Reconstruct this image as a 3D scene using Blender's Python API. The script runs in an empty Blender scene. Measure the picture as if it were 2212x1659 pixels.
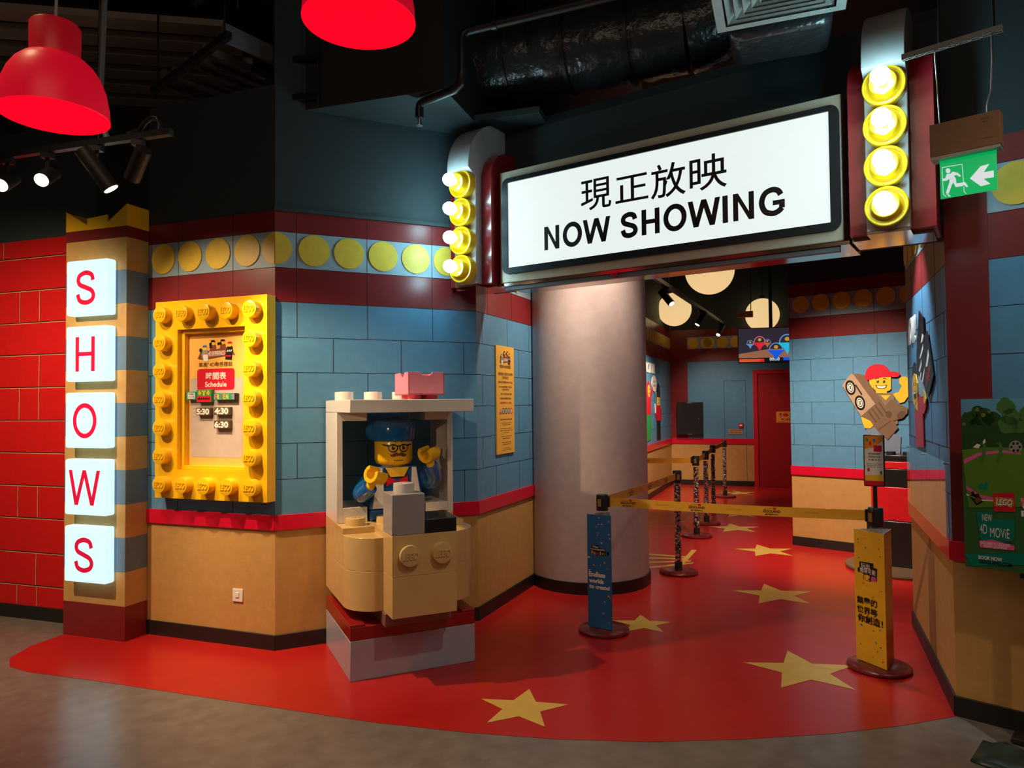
import bpy, bmesh, math, random
from mathutils import Vector, Matrix
random.seed(7)
SC = bpy.context.scene
COL = SC.collection
R = math.radians
PI = math.pi

# ------------------------------------------------------------ camera, world, exposure
F_PX, H_CAM = 1540.0, 1.6
cam_d = bpy.data.cameras.new('camera')
cam_d.sensor_fit = 'HORIZONTAL'; cam_d.sensor_width = 36.0
cam_d.lens = 36.0 * F_PX / 2212.0
cam_d.clip_start = 0.05; cam_d.clip_end = 60
cam = bpy.data.objects.new('camera', cam_d); COL.objects.link(cam)
pitch = math.atan(43 / 1540.0); roll = 0.0095
cam.matrix_world = Matrix.Translation((0, 0, H_CAM)) @ Matrix.Rotation(PI/2 + pitch, 4, 'X') @ Matrix.Rotation(-roll, 4, 'Z')
SC.camera = cam
SC.view_settings.view_transform = 'Standard'
SC.view_settings.look = 'None'
SC.view_settings.gamma = 1.0
SC.view_settings.use_curve_mapping = False
SC.view_settings.exposure = 0.3
w = bpy.data.worlds.new('hall'); SC.world = w; w.use_nodes = True
w.node_tree.nodes['Background'].inputs[0].default_value = (1.0, 0.72, 0.5, 1)
w.node_tree.nodes['Background'].inputs[1].default_value = 0.035

def lamp(kind, name, loc, target, energy, color, size=0.05, angle=60, blend=0.6, shape=None):
    d = bpy.data.lights.new(name, kind)
    d.energy = energy; d.color = color
    if kind == 'SPOT':
        d.spot_size = R(angle); d.spot_blend = blend; d.shadow_soft_size = size
    elif kind == 'AREA':
        d.size = size
        if shape: d.shape = 'RECTANGLE'; d.size_y = shape
    else:
        d.shadow_soft_size = size
    o = bpy.data.objects.new(name, d); COL.objects.link(o)
    o.location = loc
    if target is not None:
        o.rotation_euler = (Vector(target) - Vector(loc)).to_track_quat('-Z', 'Y').to_euler()
    return o

WARM = (1.0, 0.70, 0.42)
COOL = (0.62, 0.93, 1.0)
# hall ceiling spots, hall track lamps, queue room lamps and added unseen fills
lamp('AREA', 'hall_fill_light', (-0.8, 0.2, 4.4), (-0.6, 3.6, 0.0), 22, (1.0, 0.74, 0.52), 3.0, shape=2.0)  # unseen soft fill added over the hall
lamp('SPOT', 'track_light_frame', (-2.70, 4.02, 2.92), (-2.02, 4.80, 1.9), 60, WARM, 0.03, 78, 0.9)
lamp('SPOT', 'track_light_red_wall', (-3.5, 3.4, 3.0), (-3.9, 5.5, 0.3), 250, WARM, 0.04, 115, 1.0)
lamp('SPOT', 'track_light_booth', (-2.14, 3.80, 2.80), (-0.9, 4.45, 0.8), 190, WARM, 0.03, 85, 0.6)
lamp('SPOT', 'ceiling_spot_floor', (1.0, 2.0, 4.0), (0.1, 4.0, 0.3), 85, WARM, 0.06, 62, 0.9)
lamp('SPOT', 'ceiling_spot_floor_left', (-2.6, 2.9, 4.2), (-2.2, 4.0, 0.0), 75, WARM, 0.06, 70, 0.9)
lamp('SPOT', 'ceiling_spot_column', (0.76, 5.38, 3.25), (0.70, 6.02, 2.15), 100, (1.0, 0.76, 0.56), 0.05, 85, 1.0)
lamp('SPOT', 'ceiling_spot_notice', (0.75, 5.25, 3.3), (-0.02, 5.85, 1.9), 75, (1.0, 0.80, 0.58), 0.04, 62, 0.7)
lamp('SPOT', 'poster_fill_spot', (2.5, 0.8, 4.0), (2.5, 3.3, 1.4), 110, WARM, 0.06, 50, 1.0)  # unseen spot added to brighten the poster and the wall behind it
lamp('SPOT', 'booth_fill_spot', (-2.6, -0.6, 2.3), (-0.86, 4.6, 1.34), 170, WARM, 0.04, 9, 1.0)  # unseen narrow spot added to reach the toy seller under the roof
lamp('SPOT', 'queue_spot_floor', (1.9, 7.0, 3.4), (2.1, 7.4, 0.0), 90, (1.0, 0.6, 0.36), 0.05, 95, 0.9)
lamp('SPOT', 'queue_spot_mural', (2.25, 6.1, 3.4), (3.5, 7.55, 0.45), 520, (1.0, 0.76, 0.56), 0.05, 72, 1.0)
lamp('SPOT', 'queue_spot_right_wall', (2.20, 4.62, 2.95), (2.62, 4.45, 1.6), 90, (0.85, 0.96, 1.0), 0.03, 60, 0.7)
lamp('SPOT', 'queue_spot_left_wall', (2.75, 10.5, 2.8), (2.3, 11.9, 0.9), 330, (1.0, 0.78, 0.58), 0.05, 80, 0.9)
lamp('SPOT', 'queue_spot_back', (2.95, 11.9, 3.0), (4.1, 13.6, 0.5), 120, (1.0, 0.70, 0.5), 0.05, 80, 0.9)

# ------------------------------------------------------------ materials
MATS = {}
def mat(name, col, rough=0.5, metal=0.0, spec=0.5, emit=None, es=0.0, trans=0.0, var=0.06, nscale=14.0, bump=0.0, bscale=60.0, coat=0.0, alpha=1.0):
    if name in MATS: return MATS[name]
    m = bpy.data.materials.new(name); m.use_nodes = True
    nt = m.node_tree; b = nt.nodes['Principled BSDF']
    b.inputs['Roughness'].default_value = rough
    b.inputs['Metallic'].default_value = metal
    b.inputs['Specular IOR Level'].default_value = spec
    b.inputs['Coat Weight'].default_value = coat
    if trans:
        b.inputs['Transmission Weight'].default_value = trans
    if alpha < 1: b.inputs['Alpha'].default_value = alpha
    tc = nt.nodes.new('ShaderNodeTexCoord')
    nz = nt.nodes.new('ShaderNodeTexNoise'); nz.inputs['Scale'].default_value = nscale; nz.inputs['Detail'].default_value = 4
    nt.links.new(tc.outputs['Object'], nz.inputs['Vector'])
    rmp = nt.nodes.new('ShaderNodeValToRGB')
    c1 = [max(0, c*(1-var)) for c in col]; c2 = [min(1, c*(1+var)) for c in col]
    rmp.color_ramp.elements[0].color = (*c1, 1); rmp.color_ramp.elements[0].position = 0.3
    rmp.color_ramp.elements[1].color = (*c2, 1); rmp.color_ramp.elements[1].position = 0.7
    nt.links.new(nz.outputs['Fac'], rmp.inputs['Fac'])
    nt.links.new(rmp.outputs['Color'], b.inputs['Base Color'])
    if bump:
        n2 = nt.nodes.new('ShaderNodeTexNoise'); n2.inputs['Scale'].default_value = bscale; n2.inputs['Detail'].default_value = 3
        nt.links.new(tc.outputs['Object'], n2.inputs['Vector'])
        bp = nt.nodes.new('ShaderNodeBump'); bp.inputs['Strength'].default_value = bump; bp.inputs['Distance'].default_value = 0.02
        nt.links.new(n2.outputs['Fac'], bp.inputs['Height']); nt.links.new(bp.outputs['Normal'], b.inputs['Normal'])
    if emit:
        b.inputs['Emission Color'].default_value = (*emit, 1); b.inputs['Emission Strength'].default_value = es
    MATS[name] = m
    return m

M_CREAM = mat('cream_paint', (0.49, 0.28, 0.085), 0.6, bump=0.05)
M_BLUE = mat('blue_panel', (0.095, 0.268, 0.455), 0.40, spec=0.4)
M_MAROON = mat('maroon_panel', (0.20, 0.018, 0.022), 0.32, spec=0.45)
M_FRIEZE = mat('frieze_grey', (0.30, 0.43, 0.54), 0.36, spec=0.4)
M_DISC = mat('disc_yellow', (0.78, 0.56, 0.07), 0.36, spec=0.4)
M_JOINT = mat('joint_dark', (0.012, 0.02, 0.03), 0.7)
M_JRED = mat('joint_dark_red', (0.03, 0.004, 0.004), 0.7)
M_JLIGHT = mat('joint_light', (0.75, 0.35, 0.16), 0.6)
M_RAIL = mat('rail_red', (0.62, 0.005, 0.035), 0.3, coat=0.2)
M_REDWALL = mat('red_brick_panel', (0.60, 0.010, 0.012), 0.45, spec=0.35)
M_BLACK = mat('black_base', (0.012, 0.011, 0.011), 0.45)
M_UPPER = mat('upper_wall_black', (0.026, 0.041, 0.049), 0.7, bump=0.06)
M_CEIL = mat('ceiling_black', (0.016, 0.017, 0.018), 0.8, bump=0.08)
M_FGREY = mat('floor_grey', (0.17, 0.145, 0.135), 0.27, spec=0.5, var=0.16, nscale=9, bump=0.02)
M_FRED = mat('floor_red', (0.44, 0.014, 0.012), 0.26, spec=0.45, var=0.05, nscale=5, bump=0.015)
M_FSTAR = mat('floor_star', (0.62, 0.42, 0.085), 0.32, spec=0.4)
M_COLUMN = mat('column_grey', (0.46, 0.39, 0.40), 0.62, bump=0.03)
M_YEL = mat('plastic_yellow', (0.88, 0.52, 0.008), 0.25, coat=0.15, var=0.03)
M_WHITE = mat('plastic_white', (0.78, 0.74, 0.68), 0.22, coat=0.2, var=0.03)
M_TAN = mat('plastic_tan', (0.66, 0.455, 0.19), 0.22, coat=0.25, var=0.03)
M_GREYP = mat('plastic_grey', (0.33, 0.32, 0.33), 0.28, coat=0.2, var=0.03)
M_LBLUE = mat('plastic_pale_blue', (0.36, 0.42, 0.54), 0.28, coat=0.25, var=0.03)
M_DRED = mat('plastic_dark_red', (0.28, 0.010, 0.010), 0.28, coat=0.2, var=0.03)
M_PINK = mat('plastic_pink', (0.86, 0.27, 0.36), 0.3, coat=0.2, var=0.03)
M_PINKD = mat('plastic_deep_pink', (0.75, 0.07, 0.14), 0.3, var=0.03)
M_BLKP = mat('plastic_black', (0.015, 0.015, 0.017), 0.3, coat=0.2)
M_NAVY = mat('plastic_blue', (0.008, 0.115, 0.40), 0.13, coat=0.6, var=0.03, bump=0.02, bscale=30)
M_INK = mat('print_black', (0.008, 0.007, 0.007), 0.4)
M_WINK = mat('print_white', (0.80, 0.77, 0.73), 0.45)
M_RINK = mat('print_red', (0.62, 0.008, 0.03), 0.4)
M_BROWNI = mat('print_brown', (0.16, 0.05, 0.02), 0.45)
M_ORANGEI = mat('print_orange', (0.86, 0.30, 0.02), 0.45)
M_SKIN = mat('print_yellow', (0.88, 0.52, 0.03), 0.4)
M_GREENI = mat('print_green', (0.02, 0.30, 0.07), 0.45)
M_TEALI = mat('print_teal', (0.01, 0.28, 0.22), 0.45)
M_BLUEI = mat('print_blue', (0.03, 0.16, 0.42), 0.45)
M_GREYI = mat('print_grey', (0.30, 0.28, 0.27), 0.45)
M_TANI = mat('print_tan', (0.52, 0.42, 0.32), 0.45)
M_PINKI = mat('print_pink', (0.80, 0.10, 0.33), 0.45)
M_METAL = mat('steel', (0.55, 0.56, 0.57), 0.28, metal=1.0)
M_DMETAL = mat('dark_metal', (0.16, 0.165, 0.175), 0.45, metal=0.2)
M_BLKM = mat('black_metal', (0.010, 0.010, 0.011), 0.42, spec=0.5)
M_SOFFIT = mat('polished_soffit', (0.55, 0.42, 0.36), 0.12, metal=1.0)
M_SILVER = mat('silver_panel', (0.52, 0.52, 0.52), 0.34, metal=0.12)
M_REDFIN = mat('red_gloss_panel', (0.34, 0.014, 0.022), 0.22, coat=0.4)
M_BEIGE = mat('champagne_metal', (0.60, 0.50, 0.36), 0.34, metal=0.15)
M_SIGNBLK = mat('sign_border_black', (0.010, 0.014, 0.017), 0.38, spec=0.35)
M_SIGN = mat('lit_sign_panel', (0.2, 0.21, 0.2), 0.4, emit=(0.84, 0.92, 0.88), es=0.76)
M_BULB = mat('lit_bulb', (0.9, 0.95, 1.0), 0.3, emit=(0.46, 0.88, 1.0), es=34)
M_CUBE = mat('lit_cube', (0.12, 0.14, 0.15), 0.3, emit=(0.66, 0.91, 1.0), es=0.86)
M_CUBERED = mat('lit_cube_red_letter', (0.6, 0.01, 0.04), 0.3, emit=(0.60, 0.004, 0.045), es=0.42)
M_PEND = mat('lit_red_shade', (0.6, 0.01, 0.03), 0.4, emit=(0.70, 0.002, 0.02), es=0.42)
M_PENDIN = mat('lit_red_shade_inside', (0.6, 0.01, 0.03), 0.4, emit=(0.90, 0.002, 0.020), es=0.68)
M_PENDNECK = mat('red_shade_neck', (0.45, 0.01, 0.02), 0.4, emit=(0.40, 0.002, 0.01), es=0.27)
M_SPOTLIT = mat('lit_spot_lens', (1, 0.9, 0.7), 0.3, emit=(1.0, 0.80, 0.52), es=3.5)
M_GLOBE = mat('lit_globe', (0.9, 0.8, 0.6), 0.4, emit=(1.0, 0.70, 0.32), es=0.65)
M_EXIT = mat('lit_exit_green', (0.0, 0.4, 0.12), 0.35, emit=(0.0, 0.46, 0.12), es=0.6)
M_EXITW = mat('lit_exit_white', (0.8, 0.85, 0.85), 0.35, emit=(0.62, 0.72, 0.78), es=0.65)
M_CARD = mat('cardboard', (0.33, 0.20, 0.125), 0.8, bump=0.1)
def clear_mat(name, rough, k):
    m = bpy.data.materials.new(name); m.use_nodes = True; nt = m.node_tree
    nt.nodes.remove(nt.nodes['Principled BSDF'])
    mx = nt.nodes.new('ShaderNodeMixShader'); tr_ = nt.nodes.new('ShaderNodeBsdfTransparent'); gl = nt.nodes.new('ShaderNodeBsdfGlossy'); fz = nt.nodes.new('ShaderNodeLayerWeight')
    fz.inputs['Blend'].default_value = k; gl.inputs['Roughness'].default_value = rough
    nt.links.new(fz.outputs['Facing'], mx.inputs[0]); nt.links.new(tr_.outputs[0], mx.inputs[1]); nt.links.new(gl.outputs[0], mx.inputs[2])
    nt.links.new(mx.outputs[0], nt.nodes['Material Output'].inputs['Surface']); return m
M_CLEAR = clear_mat('clear_acrylic', 0.04, 0.12)
M_GALV = mat('galvanised', (0.42, 0.45, 0.43), 0.42, metal=0.25, bump=0.03)
M_WRAP = mat('black_wrap', (0.028, 0.029, 0.031), 0.28, spec=0.6, bump=0.9, bscale=11)
M_BELT = mat('belt_yellow', (0.70, 0.36, 0.025), 0.55)
M_BELT2 = mat('belt_faded_print', (0.48, 0.25, 0.03), 0.55)
M_BROWN = mat('statue_base_brown', (0.13, 0.085, 0.05), 0.4)
M_BASE = mat('post_base_red', (0.15, 0.012, 0.014), 0.3, coat=0.3)
M_DOORR = mat('door_red', (0.36, 0.010, 0.018), 0.4)

def screen(name, col, s=1.0):
    return mat(name, [c*0.3 for c in col], 0.3, emit=col, es=s)

# ------------------------------------------------------------ mesh builder
class MB:
    def __init__(self): self.v = []; self.f = []; self.m = []
    def _i(self, mt):
        if mt not in self.mats: self.mats.append(mt)
        return self.mats.index(mt)
    mats = None
    def face(self, pts, mt):
        if self.mats is None: self.mats = []
        i = len(self.v); self.v += [tuple(p) for p in pts]
        self.f.append(list(range(i, i+len(pts)))); self.m.append(self._i(mt)); return self
    def poly(self, verts, faces, mt):
        if self.mats is None: self.mats = []
        i = len(self.v); self.v += [tuple(p) for p in verts]; k = self._i(mt)
        for f in faces: self.f.append([i+a for a in f]); self.m.append(k)
        return self
    def box(self, x0, x1, y0, y1, z0, z1, mt):
        x0, x1 = min(x0, x1), max(x0, x1); y0, y1 = min(y0, y1), max(y0, y1)
        v = [(x0,y0,z0),(x1,y0,z0),(x1,y1,z0),(x0,y1,z0),(x0,y0,z1),(x1,y0,z1),(x1,y1,z1),(x0,y1,z1)]
        return self.poly(v, [(0,3,2,1),(4,5,6,7),(0,1,5,4),(1,2,6,5),(2,3,7,6),(3,0,4,7)], mt)
    def prism(self, pts, a, b, mt, axis='z'):
        """2-D outline swept along an axis; axis z: (x,y); y: (x,z); x: (y,z)"""
        def P(p, t):
            return {'z': (p[0], p[1], t), 'y': (p[0], t, p[1]), 'x': (t, p[0], p[1])}[axis]
        n = len(pts)
        v = [P(p, a) for p in pts] + [P(p, b) for p in pts]
        fs = [tuple(range(n))[::-1], tuple(range(n, 2*n))] + [(i, (i+1) % n, n+(i+1) % n, n+i) for i in range(n)]
        return self.poly(v, fs, mt)
    def lathe(self, prof, c, mt, axis='z', n=32, a0=0.0, a1=2*PI):
        """prof list of (r, t) along the axis from c"""
        full = abs(a1-a0-2*PI) < 1e-6; m = n if full else n+1
        v = []
        for r, t in prof:
            for k in range(m):
                a = a0 + (a1-a0)*k/n
                x, y = r*math.cos(a), r*math.sin(a)
                p = {'z': (x, y, t), 'y': (x, t, y), 'x': (t, x, y)}[axis]
                v.append((c[0]+p[0], c[1]+p[1], c[2]+p[2]))
        fs = []
        for i in range(len(prof)-1):
            for k in range(n):
                k2 = (k+1) % m
                fs.append((i*m+k, i*m+k2, (i+1)*m+k2, (i+1)*m+k))
        if full:
            if prof[0][0] > 1e-6: fs.append(tuple(range(m))[::-1])
            if prof[-1][0] > 1e-6: fs.append(tuple(range((len(prof)-1)*m, len(prof)*m)))
        return self.poly(v, fs, mt)
    def cyl(self, c, r, h, mt, axis='z', n=32, bev=0.0):
        if bev: prof = [(r, 0), (r, h-bev), (r-bev*0.3, h-bev*0.3), (r-bev, h)] if h > 0 else [(r, 0), (r, h+bev), (r-bev*0.3, h+bev*0.3), (r-bev, h)]
        else: prof = [(r, 0), (r, h)]
        return self.lathe(prof, c, mt, axis, n)
    def sphere(self, c, r, mt, n=24, sc=(1,1,1)):
        v = []; fs = []; m = n//2
        for i in range(m+1):
            t = PI*i/m
            for k in range(n):
                a = 2*PI*k/n
                v.append((c[0]+sc[0]*r*math.sin(t)*math.cos(a), c[1]+sc[1]*r*math.sin(t)*math.sin(a), c[2]+sc[2]*r*math.cos(t)))
        for i in range(m):
            for k in range(n):
                fs.append((i*n+k, (i+1)*n+k, (i+1)*n+(k+1) % n, i*n+(k+1) % n))
        return self.poly(v, fs, mt)
    def tube(self, path, r, mt, n=10, cap=True):
        path = [Vector(p) for p in path]; rs = r if isinstance(r, (list, tuple)) else [r]*len(path)
        v = []; fs = []; up = None
        for i, p in enumerate(path):
            d = (path[min(i+1, len(path)-1)] - path[max(i-1, 0)]).normalized()
            if up is None:
                up = Vector((0,0,1)) if abs(d.z) < 0.9 else Vector((1,0,0))
            s = d.cross(up).normalized(); u = s.cross(d).normalized(); up = u
            for k in range(n):
                a = 2*PI*k/n
                v.append(p + (s*math.cos(a) + u*math.sin(a))*rs[i])
        for i in range(len(path)-1):
            for k in range(n):
                fs.append((i*n+k, i*n+(k+1) % n, (i+1)*n+(k+1) % n, (i+1)*n+k))
        if cap: fs += [tuple(range(n))[::-1], tuple(range((len(path)-1)*n, len(path)*n))]
        return self.poly(v, fs, mt)
    def bar(self, p, q, wx, wz, mt):
        """rectangular bar from p to q"""
        p, q = Vector(p), Vector(q); d = (q-p).normalized()
        up = Vector((0,0,1)) if abs(d.z) < 0.95 else Vector((0,1,0))
        s = d.cross(up).normalized(); u = s.cross(d).normalized()
        v = []
        for c in (p, q):
            for a, b in ((-1,-1),(1,-1),(1,1),(-1,1)): v.append(c + s*wx/2*a + u*wz/2*b)
        return self.poly(v, [(0,1,2,3),(7,6,5,4),(0,4,5,1),(1,5,6,2),(2,6,7,3),(3,7,4,0)], mt)
    def build(self, name, parent=None, loc=(0,0,0), rotz=0.0, bevel=0.0, kind=None, label=None, smooth=True, subsurf=0):
        me = bpy.data.meshes.new(name)
        me.from_pydata(self.v, [], self.f)
        for m in self.mats: me.materials.append(m)
        for p, i in zip(me.polygons, self.m): p.material_index = i
        bm = bmesh.new(); bm.from_mesh(me)
        bmesh.ops.remove_doubles(bm, verts=bm.verts, dist=1e-6) if self.weld else None
        bmesh.ops.recalc_face_normals(bm, faces=bm.faces) if self.recalc else None
        bm.to_mesh(me); bm.free()
        if smooth:
            for p in me.polygons: p.use_smooth = True
            me.set_sharp_from_angle(angle=R(35))
        o = bpy.data.objects.new(name, me); COL.objects.link(o)
        o.location = loc; o.rotation_euler = (0, 0, rotz)
        if parent: o.parent = parent
        if bevel:
            b = o.modifiers.new('bevel', 'BEVEL'); b.width = bevel; b.segments = 2; b.limit_method = 'ANGLE'; b.angle_limit = R(50)
        if kind: o['kind'] = kind
        if label: o['label'] = label
        return o
    weld = False; recalc = True

def thing(name, label, cat, loc=(0,0,0), rotz=0.0, group=None):
    o = bpy.data.objects.new(name, None); COL.objects.link(o)
    o.empty_display_size = 0.1
    o.location = loc; o.rotation_euler = (0, 0, rotz)
    o['label'] = label; o['category'] = cat
    if group: o['group'] = group
    return o
def tag(o, label, cat, group=None):
    o['label'] = label; o['category'] = cat
    if group: o['group'] = group
    return o
def kids(o): return [c for c in COL.objects if c.parent == o]
def copy_tree(o, parent=None):
    c = o.copy(); COL.objects.link(c)
    if parent: c.parent = parent
    for ch in kids(o): copy_tree(ch, c)
    return c

_tc = {}
def glyphs(body, bold=0.0, shear=0.0, extrude=0.0, spacing=1.0, align='LEFT', line=1.0):
    key = (body, bold, shear, extrude, spacing, align, line)
    if key in _tc: return _tc[key]
    c = bpy.data.curves.new('t', 'FONT'); c.body = body; c.size = 1; c.resolution_u = 4
    c.offset = bold; c.shear = shear; c.extrude = extrude; c.space_character = spacing; c.align_x = align; c.space_line = line
    o = bpy.data.objects.new('t', c); COL.objects.link(o)
    dg = bpy.context.evaluated_depsgraph_get(); dg.update()
    me = bpy.data.meshes.new_from_object(o.evaluated_get(dg))
    vs = [tuple(v.co) for v in me.vertices]; fs = [tuple(p.vertices) for p in me.polygons]
    bpy.data.objects.remove(o); bpy.data.meshes.remove(me); bpy.data.curves.remove(c)
    _tc[key] = (vs, fs); return vs, fs
def text(mb, body, x0, x1, z0, z1, y, mt, keep=False, flip=False, depth=0.0, **kw):
    """writing fitted into the box x0..x1, z0..z1 of a panel facing -y at depth y"""
    vs, fs = glyphs(body, extrude=(0.5 if depth else 0.0), **kw)
    ax0 = min(v[0] for v in vs); ax1 = max(v[0] for v in vs); ay0 = min(v[1] for v in vs); ay1 = max(v[1] for v in vs)
    sx = (x1-x0)/(ax1-ax0); sz = (z1-z0)/(ay1-ay0)
    if keep:
        s = min(sx, sz); cx, cz = (x0+x1)/2, (z0+z1)/2
        sx = sz = s; x0 = cx - s*(ax1-ax0)/2; z0 = cz - s*(ay1-ay0)/2
    out = [(x0+(v[0]-ax0)*sx, y - v[2]*depth, z0+(v[1]-ay0)*sz) for v in vs]
    mb.poly(out, fs, mt); return mb
def flat(mb, pts, y, mt):
    """2-D outline (x,z) on a panel facing -y"""
    a = sum(pts[i][0]*pts[(i+1) % len(pts)][1]-pts[(i+1) % len(pts)][0]*pts[i][1] for i in range(len(pts)))
    if a < 0: pts = pts[::-1]
    mb.face([(p[0], y, p[1]) for p in pts], mt); return mb
def ell(cx, cz, rx, rz, n=28, a0=0, a1=2*PI):
    return [(cx+rx*math.cos(a0+(a1-a0)*k/n), cz+rz*math.sin(a0+(a1-a0)*k/n)) for k in range(n if abs(a1-a0-2*PI) < 1e-6 else n+1)]
def rrect(x0, x1, z0, z1, r, n=6):
    p = []
    for cx, cz, a in ((x1-r, z1-r, 0), (x0+r, z1-r, PI/2), (x0+r, z0+r, PI), (x1-r, z0+r, 1.5*PI)):
        p += [(cx+r*math.cos(a+PI/2*k/n), cz+r*math.sin(a+PI/2*k/n)) for k in range(n+1)]
    return p
def catmull(pts, n=8):
    out = []
    for i in range(len(pts)-1):
        p0, p1, p2, p3 = pts[max(i-1, 0)], pts[i], pts[i+1], pts[min(i+2, len(pts)-1)]
        for k in range(n):
            t = k/n
            out.append(tuple(0.5*((2*p1[a]) + (-p0[a]+p2[a])*t + (2*p0[a]-5*p1[a]+4*p2[a]-p3[a])*t*t + (-p0[a]+3*p1[a]-3*p2[a]+p3[a])*t**3) for a in (0, 1)))
    return out + [pts[-1]]
def grot(mb, ch, x0, x1, z0, z1, w, y, mt):
    """one capital of a plain grotesque alphabet, drawn with stroke width w"""
    W_, H_ = x1-x0, z1-z0
    def F(*pts): flat(mb, [(x0+a, z0+b) for a, b in pts], y, mt)
    def band(c):
        n = len(c); L, Rr = [], []
        shut = math.hypot(c[0][0]-c[-1][0], c[0][1]-c[-1][1]) < 1e-6
        for i in range(n):
            a, b = c[max(i-1, 0)], c[min(i+1, n-1)]
            if shut and i in (0, n-1): a, b = c[-2], c[1]
            dx, dz = b[0]-a[0], b[1]-a[1]; l = math.hypot(dx, dz) or 1
            L.append((c[i][0]-dz/l*w/2, c[i][1]+dx/l*w/2)); Rr.append((c[i][0]+dz/l*w/2, c[i][1]-dx/l*w/2))
        for i in range(n-1): F(L[i], Rr[i], Rr[i+1], L[i+1])
    if ch == 'I': F((0, 0), (W_, 0), (W_, H_), (0, H_))
    elif ch == 'H':
        F((0, 0), (w, 0), (w, H_), (0, H_)); F((W_-w, 0), (W_, 0), (W_, H_), (W_-w, H_)); F((w, H_*0.5-w*0.40), (W_-w, H_*0.5-w*0.40), (W_-w, H_*0.5+w*0.46), (w, H_*0.5+w*0.46))
    elif ch == 'N':
        F((0, 0), (w*0.94, 0), (w*0.94, H_), (0, H_)); F((W_-w*0.94, 0), (W_, 0), (W_, H_), (W_-w*0.94, H_)); F((w*0.94, H_), (w*0.94, H_*0.70), (W_-w*0.94, 0), (W_-w*0.94, H_*0.30))
    elif ch == 'W':
        v = w*0.98; q = W_/4; m_ = W_/2
        F((0, H_), (v, H_), (q+v*0.5, 0), (q-v*0.5, 0)); F((m_-v*0.5, H_), (m_+v*0.5, H_), (q+v*0.5, 0), (q-v*0.5, 0))
        F((m_-v*0.5, H_), (m_+v*0.5, H_), (3*q+v*0.5, 0), (3*q-v*0.5, 0)); F((W_-v, H_), (W_, H_), (3*q+v*0.5, 0), (3*q-v*0.5, 0))
    elif ch == 'O':
        band([(W_/2+(W_-w)/2*math.cos(2*PI*k/48), H_/2+(H_-w*0.92)/2*math.sin(2*PI*k/48)) for k in range(49)])
    elif ch == 'S':
        a = w/2; X = lambda t: a+(W_-w)*t; Z = lambda t: a+(H_-w)*t
        band(catmull([(X(.97), Z(.74)), (X(.86), Z(.93)), (X(.5), Z(1)), (X(.14), Z(.92)), (X(.03), Z(.76)), (X(.14), Z(.61)), (X(.5), Z(.51)), (X(.87), Z(.40)), (X(1), Z(.23)), (X(.87), Z(.07)), (X(.5), Z(0)), (X(.13), Z(.08)), (X(0), Z(.29))]))
    elif ch == 'G':
        a = w/2; X = lambda t: a+(W_-w)*t; Z = lambda t: a+(H_-w)*t
        band(catmull([(X(.95), Z(.74)), (X(.82), Z(.92)), (X(.53), Z(1)), (X(.16), Z(.87)), (X(0), Z(.5)), (X(.16), Z(.13)), (X(.53), Z(0)), (X(.82), Z(.06)), (X(1), Z(.19))]))
        F((W_-w, Z(.16)), (W_, Z(.19)), (W_, H_*0.53), (W_-w, H_*0.53)); F((W_*0.54, H_*0.53-w*0.86), (W_-w, H_*0.53-w*0.86), (W_-w, H_*0.53), (W_*0.54, H_*0.53))
def flatmb():
    m = MB(); m.recalc = False; return m

# ------------------------------------------------------------ the setting
# floor: grey vinyl with a red inlay and yellow stars
fl = MB(); fl.recalc = False
fl.box(-9, 9, -4, 16.5, -0.1, 0, M_FGREY)
red = [(-3.19,5.085),(-3.26,4.85),(-3.24,4.62),(-3.136,4.471),(-2.956,4.374),(-2.479,4.232),(-1.837,4.017),(-1.257,3.823),(-0.732,3.647),(-0.256,3.525),(0.191,3.444),(0.626,3.408),(1.067,3.422),(1.529,3.474),(1.904,3.55),(2.231,3.65),(2.86,5.12),(4.9,6.3),(7.0,13.2),(3.0,14.6),(0.3,7.4),(0.1,6.3),(-0.3,5.36),(-1.569,4.75),(-2.6,5.13)]
fl.face([(x, y, 0.0015) for x, y in red], M_FRED)
def star(cx, cy, r, a, ri=0.42):
    return [(cx+(r if k % 2 == 0 else r*ri)*math.cos(R(a+36*k)), cy+(r if k % 2 == 0 else r*ri)*math.sin(R(a+36*k))) for k in range(10)]
for cx, cy, r, a in ((0.037,3.795,0.25,8),(1.714,4.278,0.34,12),(0.928,5.194,0.225,12),(2.163,5.951,0.345,13),(2.706,7.686,0.33,16),(2.808,9.075,0.34,12),(3.2,10.2,0.32,12),(3.95,12.55,0.34,14)):
    fl.face([(x, y, 0.003) for x, y in star(cx, cy, r, a)], M_FSTAR)
for k in range(4):   # striped inlay beside the column
    a = Vector((1.15, 6.85+0.26*k, 0.003)); d = Vector((0.62, 0.25-0.17*k, 0)); n = Vector((0.03, 0.07, 0))
    fl.face([a, a+d, a+d+n*0.9, a+n*1.4], M_FSTAR)
fl.face([(1.42,6.62,0.0035),(1.46,6.6,0.0035),(1.98,7.75,0.0035),(1.93,7.77,0.0035)], M_FSTAR)
fl.build('floor', kind='structure', smooth=False)
MB().box(-9, 9, -4, 16.5, 4.7, 4.8, M_CEIL).build('ceiling', kind='structure')

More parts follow.
